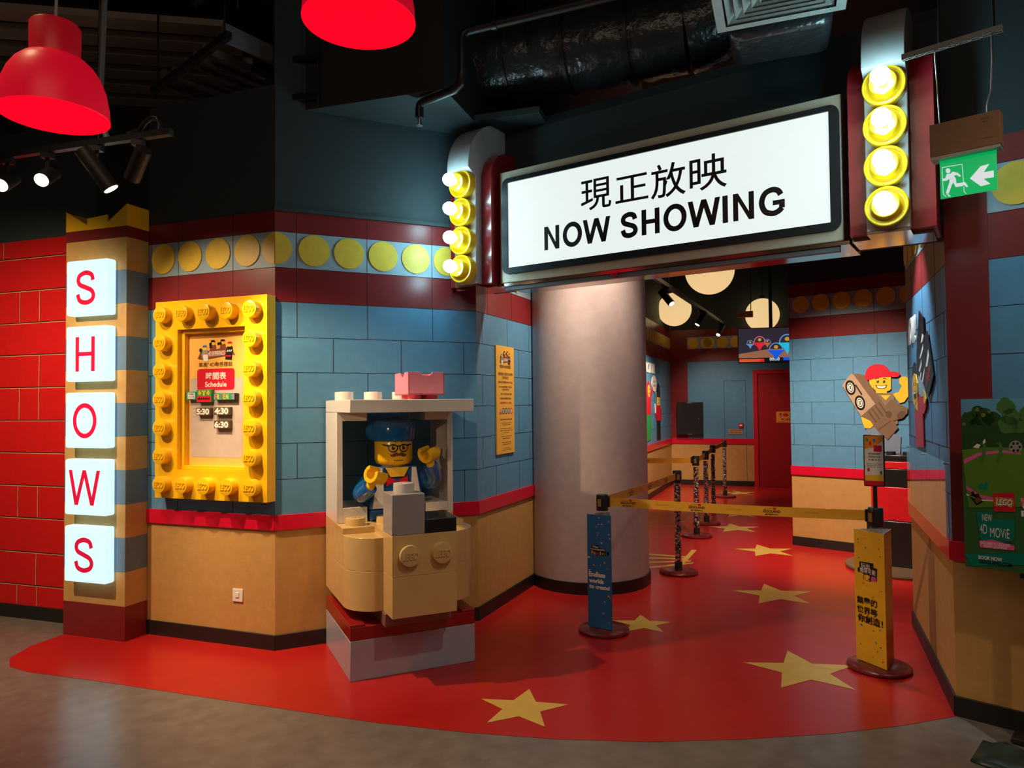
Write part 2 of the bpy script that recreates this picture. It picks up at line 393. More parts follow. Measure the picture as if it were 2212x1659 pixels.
STDB = [(0, .783, M_CREAM), (.783, 2.297, M_BLUE), (2.297, 2.525, M_MAROON), (2.525, 2.767, M_FRIEZE), (2.767, 2.904, M_MAROON)]
def frame(p, q):
    d = Vector((q[0]-p[0], q[1]-p[1])); return math.atan2(d.y, d.x), d.length
def wall(name, p, q, bands=STDB, top=4.7, brick=None, row0=0.88, rows=6, ph=0.236, bl=0.478, maroon_j=None, discs=None, dz=2.653, dr=0.104, x0=0.0, skip=0.0, rail=True, base=True, side='', band_first=None):
    rz, L = frame(p, q)
    m = MB()
    for z0, z1, mt in bands:
        m.box(0, L, 0, 0.1, z0, z1, mt)
        if band_first and z0 > 0.7: m.box(0, band_first, -0.0015, 0, z0, z1, M_MAROON)
    zt = bands[-1][1]
    m.box(0, L, 0.004, 0.1, zt, top, M_UPPER)
    s0 = band_first or 0.0
    jw = 0.0035; y0, y1 = -0.0012, 0
    if brick is not None:
        for i in range(rows):
            z = row0 + ph*i
            if i > 0: m.box(s0, L, y0, y1, z-jw/2, z+jw/2, M_JOINT)
            off = brick[i % 2]
            x = off
            while x > s0: x -= bl
            while x < L:
                if x > s0+0.01 and x < L-0.01: m.box(x-jw/2, x+jw/2, y0, y1, z, z+ph, M_JOINT)
                x += bl
    if maroon_j is not None:
        x = maroon_j
        while x > s0: x -= bl
        while x < L:
            if x > s0+0.01 and x < L-0.01: m.box(x-jw/2, x+jw/2, y0, y1, bands[-3][0], zt, M_JRED)
            x += bl
        for z in (bands[-3][0], bands[-3][1], bands[-2][1]): m.box(s0, L, y0, y1, z-jw/2, z+jw/2, M_JRED)
    if discs is not None:
        for x in discs:
            pts = [q_ for q_ in ell(x, dz, dr, dr*1.02, 40)]
            pts = [(min(max(a, s0), L), b) for a, b in pts]
            m.prism(pts, -0.008, 0.001, M_DISC, 'y')
    o = m.build(name, loc=(p[0], p[1], 0), rotz=rz, kind='structure')
    if rail is True: rail = (0.783, 0.882)
    if rail:
        MB().box(-0.004, L+0.005, -0.016, 0.0, rail[0], rail[1], M_RAIL).build('trim_' + str(wall.n), loc=(p[0], p[1], 0), rotz=rz, kind='structure', bevel=0.002)
        wall.n += 1
    if base:
        MB().box(-0.003, L+0.005, -0.013, 0.0, 0, 0.1, M_BLACK).build('baseboard_' + name[5:], loc=(p[0], p[1], 0), rotz=rz, kind='structure', bevel=0.002)
    return o, rz, L
wall.n = 1

# far left red wall
RB = [(0, 2.90, M_REDWALL)]
pL, qL = (-6.5, 6.412), (-3.1, 5.279)
rz, LL = frame(pL, qL)
m = MB(); m.box(0, LL, 0, 0.1, 0, 2.904, M_REDWALL); m.box(0, LL, 0.004, 0.1, 2.904, 3.76, M_UPPER)
o0 = Vector((-3.986-pL[0], 5.574-pL[1])).length
zz = [0.1, 0.255, 0.505, 0.765, 1.012, 1.263, 1.51, 1.763, 2.014, 2.263, 2.512, 2.767]
pat = [(0.178, 0.384), (0.372,), (), (0.178, 0.384), (), (), (0.183, 0.387), (0.388,), (), (0.181, 0.387), (), (-0.0,)]
for i, z in enumerate(zz):
    if i:
        m.box(0, LL, -0.0012, 0, z-0.004, z+0.004, M_JRED); m.box(0, LL, -0.0012, 0, z-0.009, z-0.004, M_JLIGHT)
    z1 = zz[i+1]-0.009 if i+1 < len(zz) else 2.904
    for s in pat[i]:
        for rep in (-1.44, -0.96, -0.48, 0):
            x = o0 + s + rep
            m.box(x-0.003, x+0.003, -0.0012, 0, z+0.004, z1, M_JLIGHT); m.box(x+0.003, x+0.007, -0.0012, 0, z+0.004, z1, M_JRED)
m.build('wall_left', loc=(pL[0], pL[1], 0), rotz=rz, kind='structure')
MB().box(0, LL, -0.013, 0, 0, 0.1, M_BLACK).build('baseboard_left', loc=(pL[0], pL[1], 0), rotz=rz, kind='structure', bevel=0.002)

S1a, S1b, S2b, S3b = (-2.605, 5.098), (-1.569, 4.718), (-0.264, 5.327), (0.124, 6.236)
def ext(p, q, t):
    d = Vector((q[0]-p[0], q[1]-p[1])).normalized(); return (q[0]+d.x*t, q[1]+d.y*t)
wall('wall_schedule', S1a, S1b, top=3.76, brick=(0.278, 0.50), maroon_j=0.278, discs=[-0.10, 0.143, 0.385, 0.63, 0.879, 1.107])
wall('wall_booth', S1b, S2b, brick=(0.382, 0.141), maroon_j=0.139, discs=[0.004, 0.255, 0.491, 0.732, 0.972, 1.21], rows=6)
wall('wall_notice', S2b, ext(S2b, S3b, 0.5), brick=(0.34, 0.10), maroon_j=0.20, discs=[0.06, 0.30, 0.54, 0.78])
m = MB()
m.box(-0.005, 1.44, -0.022, 0, 2.904, 2.93, M_UPPER)
m.build('trim_20', loc=(*S1b, 0), rotz=frame(S1b, S2b)[0], kind='structure')
# queue room walls
BKB = [(0, .793, M_CREAM), (.793, 2.385, M_BLUE), (2.385, 2.63, M_MAROON), (2.63, 2.868, M_FRIEZE), (2.868, 3.01, M_MAROON)]
clp, clq = (0.376, 7.11), (3.114, 13.994)
wall('wall_queue_left', clp, clq, bands=BKB, brick=(0.2, 0.44), row0=0.9, ph=0.247, maroon_j=0.2, discs=[3.4+0.243*k for k in range(17)], dz=2.75, rail=(0.793, 0.902))
bkq = (3.114+3.4*math.cos(R(-19.5)), 13.994+3.4*math.sin(R(-19.5)))
wall('wall_back', clq, bkq, bands=BKB, maroon_j=0.68, discs=[0.442, 0.69, 0.745, 0.989, 1.232, 1.476, 1.72], dz=2.745, rail=(0.793, 0.902), band_first=0.328)
bbp = (3.12, 8.0); BBA = -43
bbq = (bbp[0]+2.3*math.cos(R(BBA)), bbp[1]+2.3*math.sin(R(BBA)))
wall('wall_queue_right', bbp, bbq, brick=(0.235, 0.475), maroon_j=0.452, discs=[0.138+0.2175*k for k in range(10)], dz=2.675, dr=0.092, bl=0.44)
RWf, RWn = (2.844, 5.121), (2.241, 3.663)
wall('wall_right', RWf, RWn, brick=(0.55, 0.30), maroon_j=0.30, discs=[0.10+0.24*k for k in range(6)])
W2A = -44.0
w2q = (RWn[0]+2.4*math.cos(R(W2A)), RWn[1]+2.4*math.sin(R(W2A)))
wall('wall_entrance_right', RWn, w2q, brick=(0.62, 0.40), maroon_j=0.62, discs=[0.19+0.125+0.24*k for k in range(8)], band_first=0.19)

# ------------------------------------------------------------ pillar with SHOWS cubes
PA = (-3.197, 5.095); PRZ = math.atan2(-0.182, 0.535)
pil = thing('pillar', 'square banded pillar in cream, blue and maroon with a notched yellow crown', 'pillar', (*PA, 0), PRZ)
m = MB(); zc = [0.237, .47, .703, .933, 1.168, 1.40, 1.631, 1.861, 2.094, 2.324, 2.557, 2.786]
M_PCREAM = mat('pillar_cream', (0.54, 0.34, 0.11), 0.5); M_PBLUE = mat('pillar_blue', (0.12, 0.22, 0.33), 0.5)
for i in range(len(zc)-1):
    m.box(0.002, 0.565, 0.001, 0.19, zc[i], zc[i+1], M_PCREAM if i % 2 == 0 or i == 10 else M_PBLUE)
m.build('shaft', pil, bevel=0.0015)
MB().box(0, 0.567, 0, 0.19, 0, 0.237, M_MAROON).build('foot', pil, bevel=0.002)
m = MB(); m.box(0, 0.567, 0, 0.19, 2.786, 2.863, M_MAROON); m.build('neck_band', pil)
m = MB(); cr = [(0, 2.863), (0.567, 2.863), (0.567, 3.017), (0.39, 2.903), (0.384, 2.957), (0.2, 2.945), (0.2, 2.90), (0, 3.009)]
m.prism(cr, 0, 0.012, M_YEL, 'y'); m.box(0.555, 0.567, 0.0125, 0.19, 2.864, 3.016, M_YEL); m.box(0, 0.012, 0.0125, 0.19, 2.864, 3.0, M_YEL); m.build('crown', pil, smooth=False)
cubes = []
for i, ch in enumerate('SHOWS'):
    zt = 2.629 - 0.461*i
    lab = ['lit white cube sign with a red S, topmost on the pillar', 'lit white cube sign with a red H, below the top S', 'lit white cube sign with a red O, in the middle of the pillar',
           'lit white cube sign with a red W, second from the bottom of the pillar', 'lit white cube sign with a red S, lowest on the pillar above its foot'][i]
    t = thing('light_box', lab, 'light box sign', (*PA, 0), PRZ, 'letter cubes on the pillar')
    MB().box(0.105, 0.478, -0.082, -0.002, zt-0.384, zt, M_CUBE).build('cube', t, bevel=0.012)
    m = flatmb(); wd = 0.143 if ch == 'W' else 0.088
    if ch == 'O': wd = 0.108
    grot(m, ch, 0.288-wd, 0.288+wd, zt-0.315, zt-0.075, 0.032, -0.0835, M_CUBERED)
    m.build('letter', t, label='red letter ' + ch)

# ------------------------------------------------------------ yellow studded notice frame
rz1, _ = frame(S1a, S1b)
fr = thing('picture_frame', 'big yellow brick frame with round studs around a show schedule', 'frame', (*S1a, 0), rz1)
m = MB()
X0, X1, Z0, Z1 = 0.16, 1.108, 0.975, 2.332
a0, a1, b0, b1 = 0.357, 0.929, 1.172, 2.132
for bx in ((X0, a0, Z0, Z1), (a1, X1, Z0, Z1), (a0, a1, Z0, b0), (a0, a1, b1, Z1)):
    m.box(bx[0], bx[1], -0.085, -0.002, bx[2], bx[3], M_YEL)
m.weld = True
m.build('surround', fr, smooth=False)
m = MB(); c0, c1, d0, d1 = 0.385, 0.902, 1.2, 2.104
for bx in ((a0, c0, b0, b1), (c1, a1, b0, b1), (c0, c1, b0, d0), (c0, c1, d1, b1)):
    m.box(bx[0], bx[1], -0.05, -0.003, bx[2], bx[3], M_YEL)
m.build('inner_step', fr, bevel=0.003)
st = MB().cyl((0, 0, 0), 0.056, -0.060, M_YEL, 'y', 40, 0.004); 
lt = MB(); lt.recalc = True; text(lt, 'LEGO', -0.042, 0.042, -0.021, 0.021, -0.060, M_YEL, depth=0.008, bold=0.02, shear=0.25)
stud0 = None
for r in range(7):
    for c in range(5):
        if 0 < r < 6 and 0 < c < 4: continue
        x = X0+(X1-X0)*(c+0.5)/5; z = Z0+(Z1-Z0)*(r+0.5)/7
        if stud0 is None:
            stud0 = st.build('stud', fr, loc=(x, -0.085, z)); lt.build('raised_lettering', stud0)
        else:
            s = copy_tree(stud0, fr); s.location = (x, -0.085, z)
# schedule board
M_BOARD = mat('board_orange', (0.86, 0.48, 0.10), 0.4)
bd = MB().box(c0, c1, -0.012, -0.002, d0, d1, M_BOARD).build('schedule_board', fr)
def bx_(x): return 0.406+(x-345)*0.0011033
def bz_(y): return 1.794-(y-645)*0.000891
m = flatmb()
flat(m, rrect(bx_(342), bx_(745), bz_(1252), bz_(640), 0.02), -0.0128, M_TANI)
flat(m, rrect(bx_(345), bx_(742), bz_(1248), bz_(644), 0.02), -0.0132, mat('board_grey', (0.50, 0.42, 0.37), 0.4))
flat(m, rrect(bx_(395), bx_(686), bz_(735), bz_(570), 0.022), -0.0136, M_RINK)
m.build('printed_panel', bd)
m = flatmb()
text(m, '時間表', bx_(464), bx_(622), bz_(655), bz_(597), -0.0142, M_WINK, bold=0.02)
text(m, 'Schedule', bx_(458), bx_(626), bz_(710), bz_(670), -0.0142, M_WINK, bold=0.02)
m.build('heading_lettering', bd)
m = flatmb()
text(m, '樂高', bx_(408), bx_(474), bz_(556), bz_(520), -0.0136, M_BROWNI, bold=0.008)
text(m, '®', bx_(475), bx_(488), bz_(536), bz_(522), -0.0136, M_BROWNI)
text(m, '4D動感體驗', bx_(492), bx_(670), bz_(556), bz_(518), -0.0136, M_BROWNI, bold=0.008)
m.build('lettering', bd)
def crest(mb, X, Z, y):
    """festival crest: ribbon with 4D EXPERIENCE, four small toy film crew figures; X,Z map zoom pixels"""
    q = lambda pts: [(X(a), Z(b)) for a, b in pts]
    flat(mb, q([(398,490),(420,440),(655,405),(692,475),(650,462),(640,475),(440,500)]), y, M_BROWNI)
    flat(mb, q([(425,455),(655,412),(660,455),(432,492)]), y-0.0004, mat('crest_band', (0.42, 0.14, 0.06), 0.45))
    for x, yy, cap, body in ((520, 365, M_INK, mat('crest_maroon', (0.22, 0.05, 0.03), 0.45)), (596, 362, M_INK, mat('crest_maroon', (0.22, 0.05, 0.03), 0.45)), (456, 402, M_BLUEI, M_GREYI), (650, 382, M_RINK, M_INK)):
        flat(mb, q([(x-26, yy+68),(x-20, yy+22),(x+20, yy+22),(x+26, yy+68)]), y-0.0006, body)
        flat(mb, ell(X(x), Z(yy+8), (X(17)-X(0)), abs(Z(16)-Z(0))), y-0.0008, M_SKIN)
        flat(mb, q([(x-18, yy+2),(x-15, yy-14),(x+10, yy-16),(x+20, yy+2)]), y-0.001, cap)
    flat(mb, q([(440,460),(480,460),(482,512),(445,512)]), y-0.0009, M_WINK)
    flat(mb, ell(X(423), Z(425), X(12)-X(0), abs(Z(16)-Z(0))), y-0.001, M_INK)
    flat(mb, q([(490,372),(510,366),(512,410),(492,412)]), y-0.001, M_INK)
    flat(mb, q([(552,372),(585,366),(590,385),(556,390)]), y-0.001, M_INK)
    flat(mb, q([(622,420),(672,418),(665,508),(615,502)]), y-0.0011, M_INK)
    for k in range(3): flat(mb, q([(625+14*k,445),(633+14*k,445),(640+14*k,430),(632+14*k,430)]), y-0.0014, M_WINK)
    flat(mb, q([(620,470),(660,472),(658,482),(619,480)]), y-0.0014, M_RINK)
    text(mb, '4D EXPERIENCE', X(484), X(612), Z(470), Z(435), y-0.0016, M_WINK, bold=0.02, shear=0.15)
m = flatmb(); crest(m, bx_, bz_, -0.0132); m.build('crest', bd, label='printed ribbon crest with four toy film crew figures')
# small brick built title plaques and time plaques fixed to the board
def plaque(name, lab, x0, x1, y0, y1, mt, group=None):
    t = thing(name, lab, 'plaque', (*S1a, 0), rz1, group)
    b = MB().box(bx_(x0), bx_(x1), -0.045, -0.0155, bz_(y1), bz_(y0), mt).build('plate', t, bevel=0.001)
    return t
t = plaque('title_plaque', 'small teal plaque with white badge of Chinese text at left on the schedule', 337, 414, 745, 808, M_TEALI)
m = flatmb(); flat(m, rrect(bx_(348), bx_(405), bz_(800), bz_(752), 0.006), -0.0455, M_WINK)
text(m, '本週版', bx_(354), bx_(398), bz_(773), bz_(757), -0.046, M_INK); text(m, '正式上映', bx_(352), bx_(401), bz_(795), bz_(778), -0.046, M_INK); m.build('lettering', t)
t = plaque('title_plaque', 'green and red show title plaque with a yellow T on the schedule', 418, 532, 730, 828, M_GREENI)
m = flatmb(); flat(m, [(bx_(420), bz_(826)), (bx_(530), bz_(826)), (bx_(530), bz_(780)), (bx_(420), bz_(780))], -0.0455, M_RINK)
for k in range(7): flat(m, [(bx_(427+14*k), bz_(808)), (bx_(437+14*k), bz_(808)), (bx_(437+14*k), bz_(792)), (bx_(427+14*k), bz_(792))], -0.046, M_INK)
for x, y0, wx, hh in ((432,748,22,18),(436,738,10,34),(498,748,22,18),(506,738,10,34),(460,738,30,10),(470,738,12,38)):
    flat(m, [(bx_(x), bz_(y0+hh)), (bx_(x+wx), bz_(y0+hh)), (bx_(x+wx), bz_(y0)), (bx_(x), bz_(y0))], -0.046, M_SKIN)
m.build('relief', t)
t = plaque('title_plaque', 'long plaque spelling FRIENDS in coloured letters on the schedule', 552, 722, 762, 812, M_INK)
m = flatmb(); cs = [M_PINKI, M_PINKI, M_GREENI, M_BLUEI, M_RINK, M_ORANGEI, M_RINK]
for k, ch in enumerate('FRIENDS'):
    x0 = 555+22.5*k
    flat(m, [(bx_(x0), bz_(810)), (bx_(x0+22), bz_(810)), (bx_(x0+22), bz_(764)), (bx_(x0), bz_(764))], -0.0455, [M_TEALI, M_GREENI][k % 2])
    text(m, ch, bx_(x0+(8 if ch == 'I' else 2)), bx_(x0+(14 if ch == 'I' else 20)), bz_(806), bz_(768), -0.046, [M_PINKI, M_SKIN, M_RINK, M_ORANGEI, M_SKIN, M_TEALI, M_PINKI][k], bold=0.03)
m.build('lettering', t)
for txt, x0, x1, y0, y1, lab in (('5:30', 415, 525, 870, 928, 'white on dark brick plaque reading 5:30, left column of the schedule'), ('4:30', 555, 672, 866, 926, 'white on dark brick plaque reading 4:30 under the FRIENDS plaque'), ('6:30', 555, 672, 968, 1028, 'white on dark brick plaque reading 6:30, lowest on the schedule')):
    t = plaque('time_plaque', lab, x0, x1, y0, y1, mat('plaque_brown', (0.10, 0.06, 0.03), 0.5), 'show time plaques')
    m = flatmb(); text(m, txt, bx_(x0+4), bx_(x1-8), bz_(y1-6), bz_(y0+6), -0.0456, M_WINK, bold=0.045); m.build('lettering', t)

# wall socket
t = thing('wall_socket', 'small white switched wall outlet low on the cream wall', 'outlet', (*S1a, 0), rz1)
m = MB().box(0.762, 0.846, -0.009, 0, 0.292, 0.379, M_WHITE).build('plate', t, bevel=0.003)
MB().box(0.79, 0.818, -0.014, -0.009, 0.322, 0.355, M_WHITE).build('rocker', t, bevel=0.002)

# ------------------------------------------------------------ yellow safety notice on the recessed wall
rz3, _ = frame(S2b, S3b)
nt_ = thing('notice_board', 'tall yellow safety notice with crest and small text on the blue wall', 'notice', (*S2b, 0), rz3)
M_NOTE = mat('notice_orange', (0.86, 0.47, 0.06), 0.4)
MB().box(0.326, 0.684, -0.014, -0.002, 1.199, 2.067, M_NOTE).build('panel', nt_, bevel=0.0015)
NX = lambda x: 0.326+(x-175)*(0.358/255.0)
NZ = lambda y: 2.067-(y-35)*(0.868/1470.0)
m = flatmb(); kx = lambda x: NX(222+(x-398)*(160/294.0)); kz = lambda y: NZ(95+(y-345)*(195/167.0)); crest(m, kx, kz, -0.0148); m.build('crest', nt_)
m = flatmb()
text(m, '樂高®4D動感體驗', NX(222), NX(378), NZ(340), NZ(290), -0.0148, M_BROWNI, bold=0.01)
for body, y0, y1, xa, xb, mt in (('讓我們能夠在確保安全的同時', 395, 440, 203, 407, M_BROWNI), ('享受樂趣！', 448, 488, 258, 350, M_BROWNI), ('在樂高4D動感體驗影院內不可飲食', 515, 545, 198, 404, M_BROWNI), ('影片包含突然的聲響、閃爍燈光', 577, 607, 210, 396, M_BROWNI), ('您將會濺濕', 615, 645, 258, 350, M_BROWNI), ('4歲以下的兒童須由成人陪同', 675, 705, 232, 390, M_BROWNI), ('在樂高4D動感體驗不設座位', 735, 765, 222, 384, M_BROWNI), ('詳情請與我們的工作人員查詢', 795, 825, 222, 386, M_RINK),
                             ("Let's have fun and be safe", 1015, 1048, 222, 394, M_BROWNI), ('The movies shown in the 4D studio', 1075, 1092, 234, 388, M_BROWNI), ('are not suitable for babies', 1098, 1115, 252, 370, M_BROWNI), ('These movies contain sudden noises,', 1150, 1168, 230, 392, M_BROWNI), ('bright flashes of lights and pieces thrown,', 1178, 1198, 218, 400, M_BROWNI), ('you will get wet', 1208, 1226, 274, 350, M_BROWNI), ('Children up to the age of 4 must be', 1258, 1278, 234, 390, M_BROWNI), ('accompanied by an adult', 1286, 1306, 256, 370, M_BROWNI), ('There is no eating or drinking', 1340, 1360, 248, 378, M_INK), ('permitted in the 4D Studio', 1368, 1388, 254, 372, M_INK), ('for further details,', 1420, 1436, 274, 354, M_BROWNI), ('please speak to a Team Member', 1446, 1464, 244, 384, M_BROWNI)):
    text(m, body, NX(xa), NX(xb), NZ(y1), NZ(y0), -0.0148, mt, bold=0.006)
flat(m, [(NX(212), NZ(965)), (NX(248), NZ(965)), (NX(230), NZ(882))], -0.0148, M_RINK)
text(m, '!', NX(226), NX(234), NZ(955), NZ(910), -0.0152, M_WINK)
for k, x in enumerate((270, 308, 347, 384)):
    flat(m, ell(NX(x), NZ(922), NX(17)-NX(0), abs(NZ(42)-NZ(0))), -0.0148, M_INK if k < 3 else M_RINK)
    flat(m, ell(NX(x), NZ(922), NX(11)-NX(0), abs(NZ(27)-NZ(0))), -0.0151, M_WINK)
    flat(m, [(NX(x-4), NZ(940)), (NX(x+4), NZ(940)), (NX(x+3), NZ(905)), (NX(x-3), NZ(905))], -0.0154, M_INK if k < 3 else M_RINK)
m.build('lettering', nt_)

# ------------------------------------------------------------ ticket booth
P = 0.1945; PH = 0.0778
BA = (-1.274, 4.855); BRZ = R(25)
def bu(v): return -v*P
bt = thing('ticket_booth', 'toy brick ticket booth with white roof on a pale blue plinth', 'booth', (*BA, 0), BRZ)
def B(u0, u1, v0, v1, z0, z1, mt, name, bev=0.004, parent=None, label=None):
    return MB().box(u0*P, u1*P, -v0*P, -v1*P, z0, z1, mt).build(name, parent or bt, bevel=bev, label=label)
V0 = 0.12
B(0, 4, V0, 3.93, 0, 0.233, M_LBLUE, 'plinth')
rp = B(0, 4, V0, 3.93, 0.2335, 0.311, M_DRED, 'red_plate')
B(0, 0.45, V0, 3.93, 0.311, 0.326, M_DRED, 'rim', 0.003, rp)
B(3.55, 4, V0, 3.93, 0.311, 0.326, M_DRED, 'rim', 0.003, rp)
B(0.95, 3.05, 0.5, 4.35, 0.312, 0.388, mat('riser_brown', (0.24, 0.12, 0.10), 0.3), 'riser_plate')
def shell(z0, z1):
    pts = [(0, -V0*P), (0, -3*P)] + [(P - P*math.cos(PI/2*k/14), -3*P - P*math.sin(PI/2*k/14)) for k in range(1, 15)]
    pts += [(3*P + 1.22*P*math.sin(PI/2*k/14), -2.9*P - 1.1*P*math.cos(PI/2*k/14)) for k in range(0, 15)] + [(4.22*P, -2.4*P), (4*P, -2.2*P), (4*P, -V0*P)]
    return MB().prism(pts, z0, z1, M_TAN)
shell(0.389, 0.6215).build('lower_course', bt, bevel=0.002)
shell(0.6225, 0.818).build('upper_course', bt, bevel=0.002)
B(0, 4, V0, 2.95, 0.818, 0.856, M_TAN, 'counter_top', 0.002)
B(1, 3, 2.9, 5, 0.389, 0.6215, M_TAN, 'front_block', 0.002)
B(1, 3, 2.9, 5, 0.6225, 0.856, M_TAN, 'front_block', 0.002)
sm = MB().cyl((0, 0, 0), 0.30*P*1.03, -0.036, M_TAN, 'y', 36, 0.003)
lm = MB(); text(lm, 'LEGO', -0.044, 0.044, -0.021, 0.021, -0.036, M_TAN, depth=0.011, bold=0.015, shear=0.2)
fs0 = sm.build('front_stud', bt, loc=(1.5*P, -5*P, 0.742)); lm.build('raised_lettering', fs0)
fs1 = copy_tree(fs0, bt); fs1.location = (2.5*P, -5*P, 0.742)
def topstud(u, v, z, mt, name='stud', h=0.045, parent=None, r=0.31):
    s = MB().cyl((0, 0, 0), r*P, h, mt, 'z', 36, 0.003).build(name, parent or bt, loc=(u*P, -v*P, z))
    l = MB(); text(l, 'LEGO', -0.03, 0.03, -0.014, 0.014, 0, mt, depth=0.004, shear=0.2)
    l.v = [(a, -0.0 + c, h - b) for a, b, c in l.v]
    l.build('raised_lettering', s); return s
for u in (0.5, 1.5): topstud(u, 2.45, 0.856, M_TAN)
topstud(3.5, 2.45, 0.856, M_TAN)
cr_ = B(1, 2, 4, 5, 0.857, 1.090, M_GREYP, 'cash_register', 0.004)
topstud(1.5, 4.5, 1.090, mat('plastic_light_grey', (0.55, 0.52, 0.5), 0.25, coat=0.2), 'register_stud', 0.055, cr_)
m = MB(); m.prism([(-4.0*P, 0.857), (-5.0*P, 0.857), (-5.0*P, 0.937), (-4.0*P, 0.955)], 2*P+0.001, 3*P, M_BLKP, 'x'); m.build('counter_tile', bt, bevel=0.003)
# window panels
for s in (0, 1):
    U = (lambda a: a) if s == 0 else (lambda a: 4-a)
    pn = B(U(0), U(0.2), V0, 2.0, 0.857, 1.555, M_WHITE, 'side_panel', 0.003)
    B(U(0.2), U(1.0), V0, 2.0, 0.857, 0.952, M_WHITE, 'panel_sill', 0.003, pn)
    B(U(0.2), U(1.0), V0, 2.0, 1.50, 1.555, M_WHITE, 'panel_head', 0.003, pn)
rf = B(0, 4, V0, 4, 1.556, 1.634, M_WHITE, 'roof_plate', 0.004)
for u in (0.5, 1.5, 2.5, 3.5): topstud(u, 0.8, 1.634, M_WHITE, 'roof_stud', 0.056, rf, 0.315)

# pink brick box on the roof
pk = thing('storage_box', 'pink brick shaped box with finger notches lying upside down on the booth roof', 'box', (BA[0]+0.411*math.cos(BRZ)+0.5835*math.sin(BRZ), BA[1]+0.411*math.sin(BRZ)-0.5835*math.cos(BRZ), 1.634), BRZ)
Wp, Dp, z0, z1, tk = 0.242, 0.31, 0.03, 0.175, 0.010
def notched(L, cx, r):
    p = [(0, z0), (L, z0), (L, z1)]
    p += [(cx + r*math.cos(PI*k/12), z1 - 0.0 - 0.62*r*math.sin(PI*k/12)) for k in range(0, 13)]
    p += [(0, z1)]; return p
m = MB()
m.prism(notched(Wp, Wp*0.5, 0.038), 0, tk, M_PINK, 'y')
m.prism(notched(Wp, Wp*0.5, 0.038), Dp-tk, Dp, M_PINK, 'y')
m.prism(notched(Dp, Dp*0.45, 0.05), 0, tk, M_PINK, 'x')
m.prism(notched(Dp, Dp*0.45, 0.05), Wp-tk, Wp, M_PINK, 'x')
m.box(0, Wp, 0, Dp, z0, z0+tk, M_PINK)
m.build('shell', pk, bevel=0.0015)
for x in (0.068, 0.178):
    for y in (0.085, 0.225):
        MB().cyl((x, y, 0), 0.045, 0.0305, M_PINKD, 'z', 28).build('foot', pk)

# toy ticket seller inside the booth (toy figure, 24x a small plastic figure)
fgx, fgv = 2.0*P, 1.6*P
def bw(u, v): return (BA[0]+u*math.cos(BRZ)+v*math.sin(BRZ), BA[1]+u*math.sin(BRZ)-v*math.cos(BRZ))
tf = thing('toy_figure', 'giant toy figure in blue cap, glasses and moustache selling tickets in the booth', 'toy figure', (*bw(fgx, fgv), 0.857), BRZ)
Zb = -0.857
m = MB()   # torso: tapered block
def tbox(mb, w0, w1, d, z0, z1, mt, d1=None):
    d1 = d1 or d
    v = [(-w0/2,-d/2,z0),(w0/2,-d/2,z0),(w0/2,d/2,z0),(-w0/2,d/2,z0),(-w1/2,-d1/2,z1),(w1/2,-d1/2,z1),(w1/2,d1/2,z1),(-w1/2,d1/2,z1)]
    mb.poly(v, [(0,3,2,1),(4,5,6,7),(0,1,5,4),(1,2,6,5),(2,3,7,6),(3,0,4,7)], mt)
TZ0, TZ1 = 0.93+Zb, 1.200+Zb
tbox(m, 0.37, 0.275, 0.19, TZ0, TZ1, M_NAVY, 0.17)
m.box(-0.18, 0.18, -0.09, 0.09, 0.0, TZ0, M_NAVY)
tor = m.build('torso', tf, bevel=0.012)
m = flatmb(); TY = lambda z: -(0.095 - 0.01*(z-TZ0)/(TZ1-TZ0)) - 0.0015
def tflat(pts, dy, mt): m.face([(x, TY(z)-dy, z) for x, z in pts], mt)
def tz(f): return TZ0+(TZ1-TZ0)*f
tflat([(-0.090, tz(0.98)), (-0.050, tz(0.72)), (0.05, tz(0.72)), (0.09, tz(0.98))], 0.0, M_INK)
tflat([(-0.080, tz(0.98)), (-0.046, tz(0.755)), (0.046, tz(0.755)), (0.08, tz(0.98))], 0.0006, M_SKIN)
for s in (-1, 1):
    tflat([(s*0.098, tz(0.97)), (s*0.128, tz(0.97)), (s*0.165, tz(0.02)), (s*0.085, tz(0.02))][::(1 if s < 0 else -1)], 0.0008, M_WINK)
    tflat([(0, tz(0.66)), (s*0.076, tz(0.80)), (s*0.082, tz(0.50))][::(1 if s < 0 else -1)], 0.0012, M_INK)
    tflat([(0, tz(0.66)), (s*0.070, tz(0.775)), (s*0.075, tz(0.53))][::(1 if s < 0 else -1)], 0.0018, M_RINK)
m.build('shirt_print', tor, label='printed red bow tie and white waistcoat edges')
# head
HZ = 1.205+Zb; hr = 0.124
m = MB(); prof = [(0.078, -0.03), (0.078, 0.0), (0.098, 0.004), (0.115, 0.016), (hr, 0.04), (hr, 0.165), (0.115, 0.19), (0.09, 0.2), (0.0, 0.2)]
m.lathe([(r, HZ+t) for r, t in prof], (0, 0, 0), M_YEL, 'z', 48); hd = m.build('head', tf)
fm = MB(); fm.recalc = False
FA = R(0)
def onhead(a, z, d=0.0015): 
    t = a/hr + FA
    return ((hr+d)*math.sin(t), -(hr+d)*math.cos(t), z)
def stroke(pts, wds, mt, d=0.0015):
    out = []
    n = len(pts)
    if not isinstance(wds, (list, tuple)): wds = [wds]*n
    for i in range(n):
        p0 = pts[max(i-1, 0)]; p1 = pts[min(i+1, n-1)]
        dx, dz = p1[0]-p0[0], p1[1]-p0[1]; l = math.hypot(dx, dz) or 1
        nx, nz = -dz/l, dx/l
        out.append((onhead(pts[i][0]+nx*wds[i]/2, pts[i][1]+nz*wds[i]/2, d), onhead(pts[i][0]-nx*wds[i]/2, pts[i][1]-nz*wds[i]/2, d)))
    for i in range(n-1):
        fm.face([out[i][1], out[i+1][1], out[i+1][0], out[i][0]], mt)
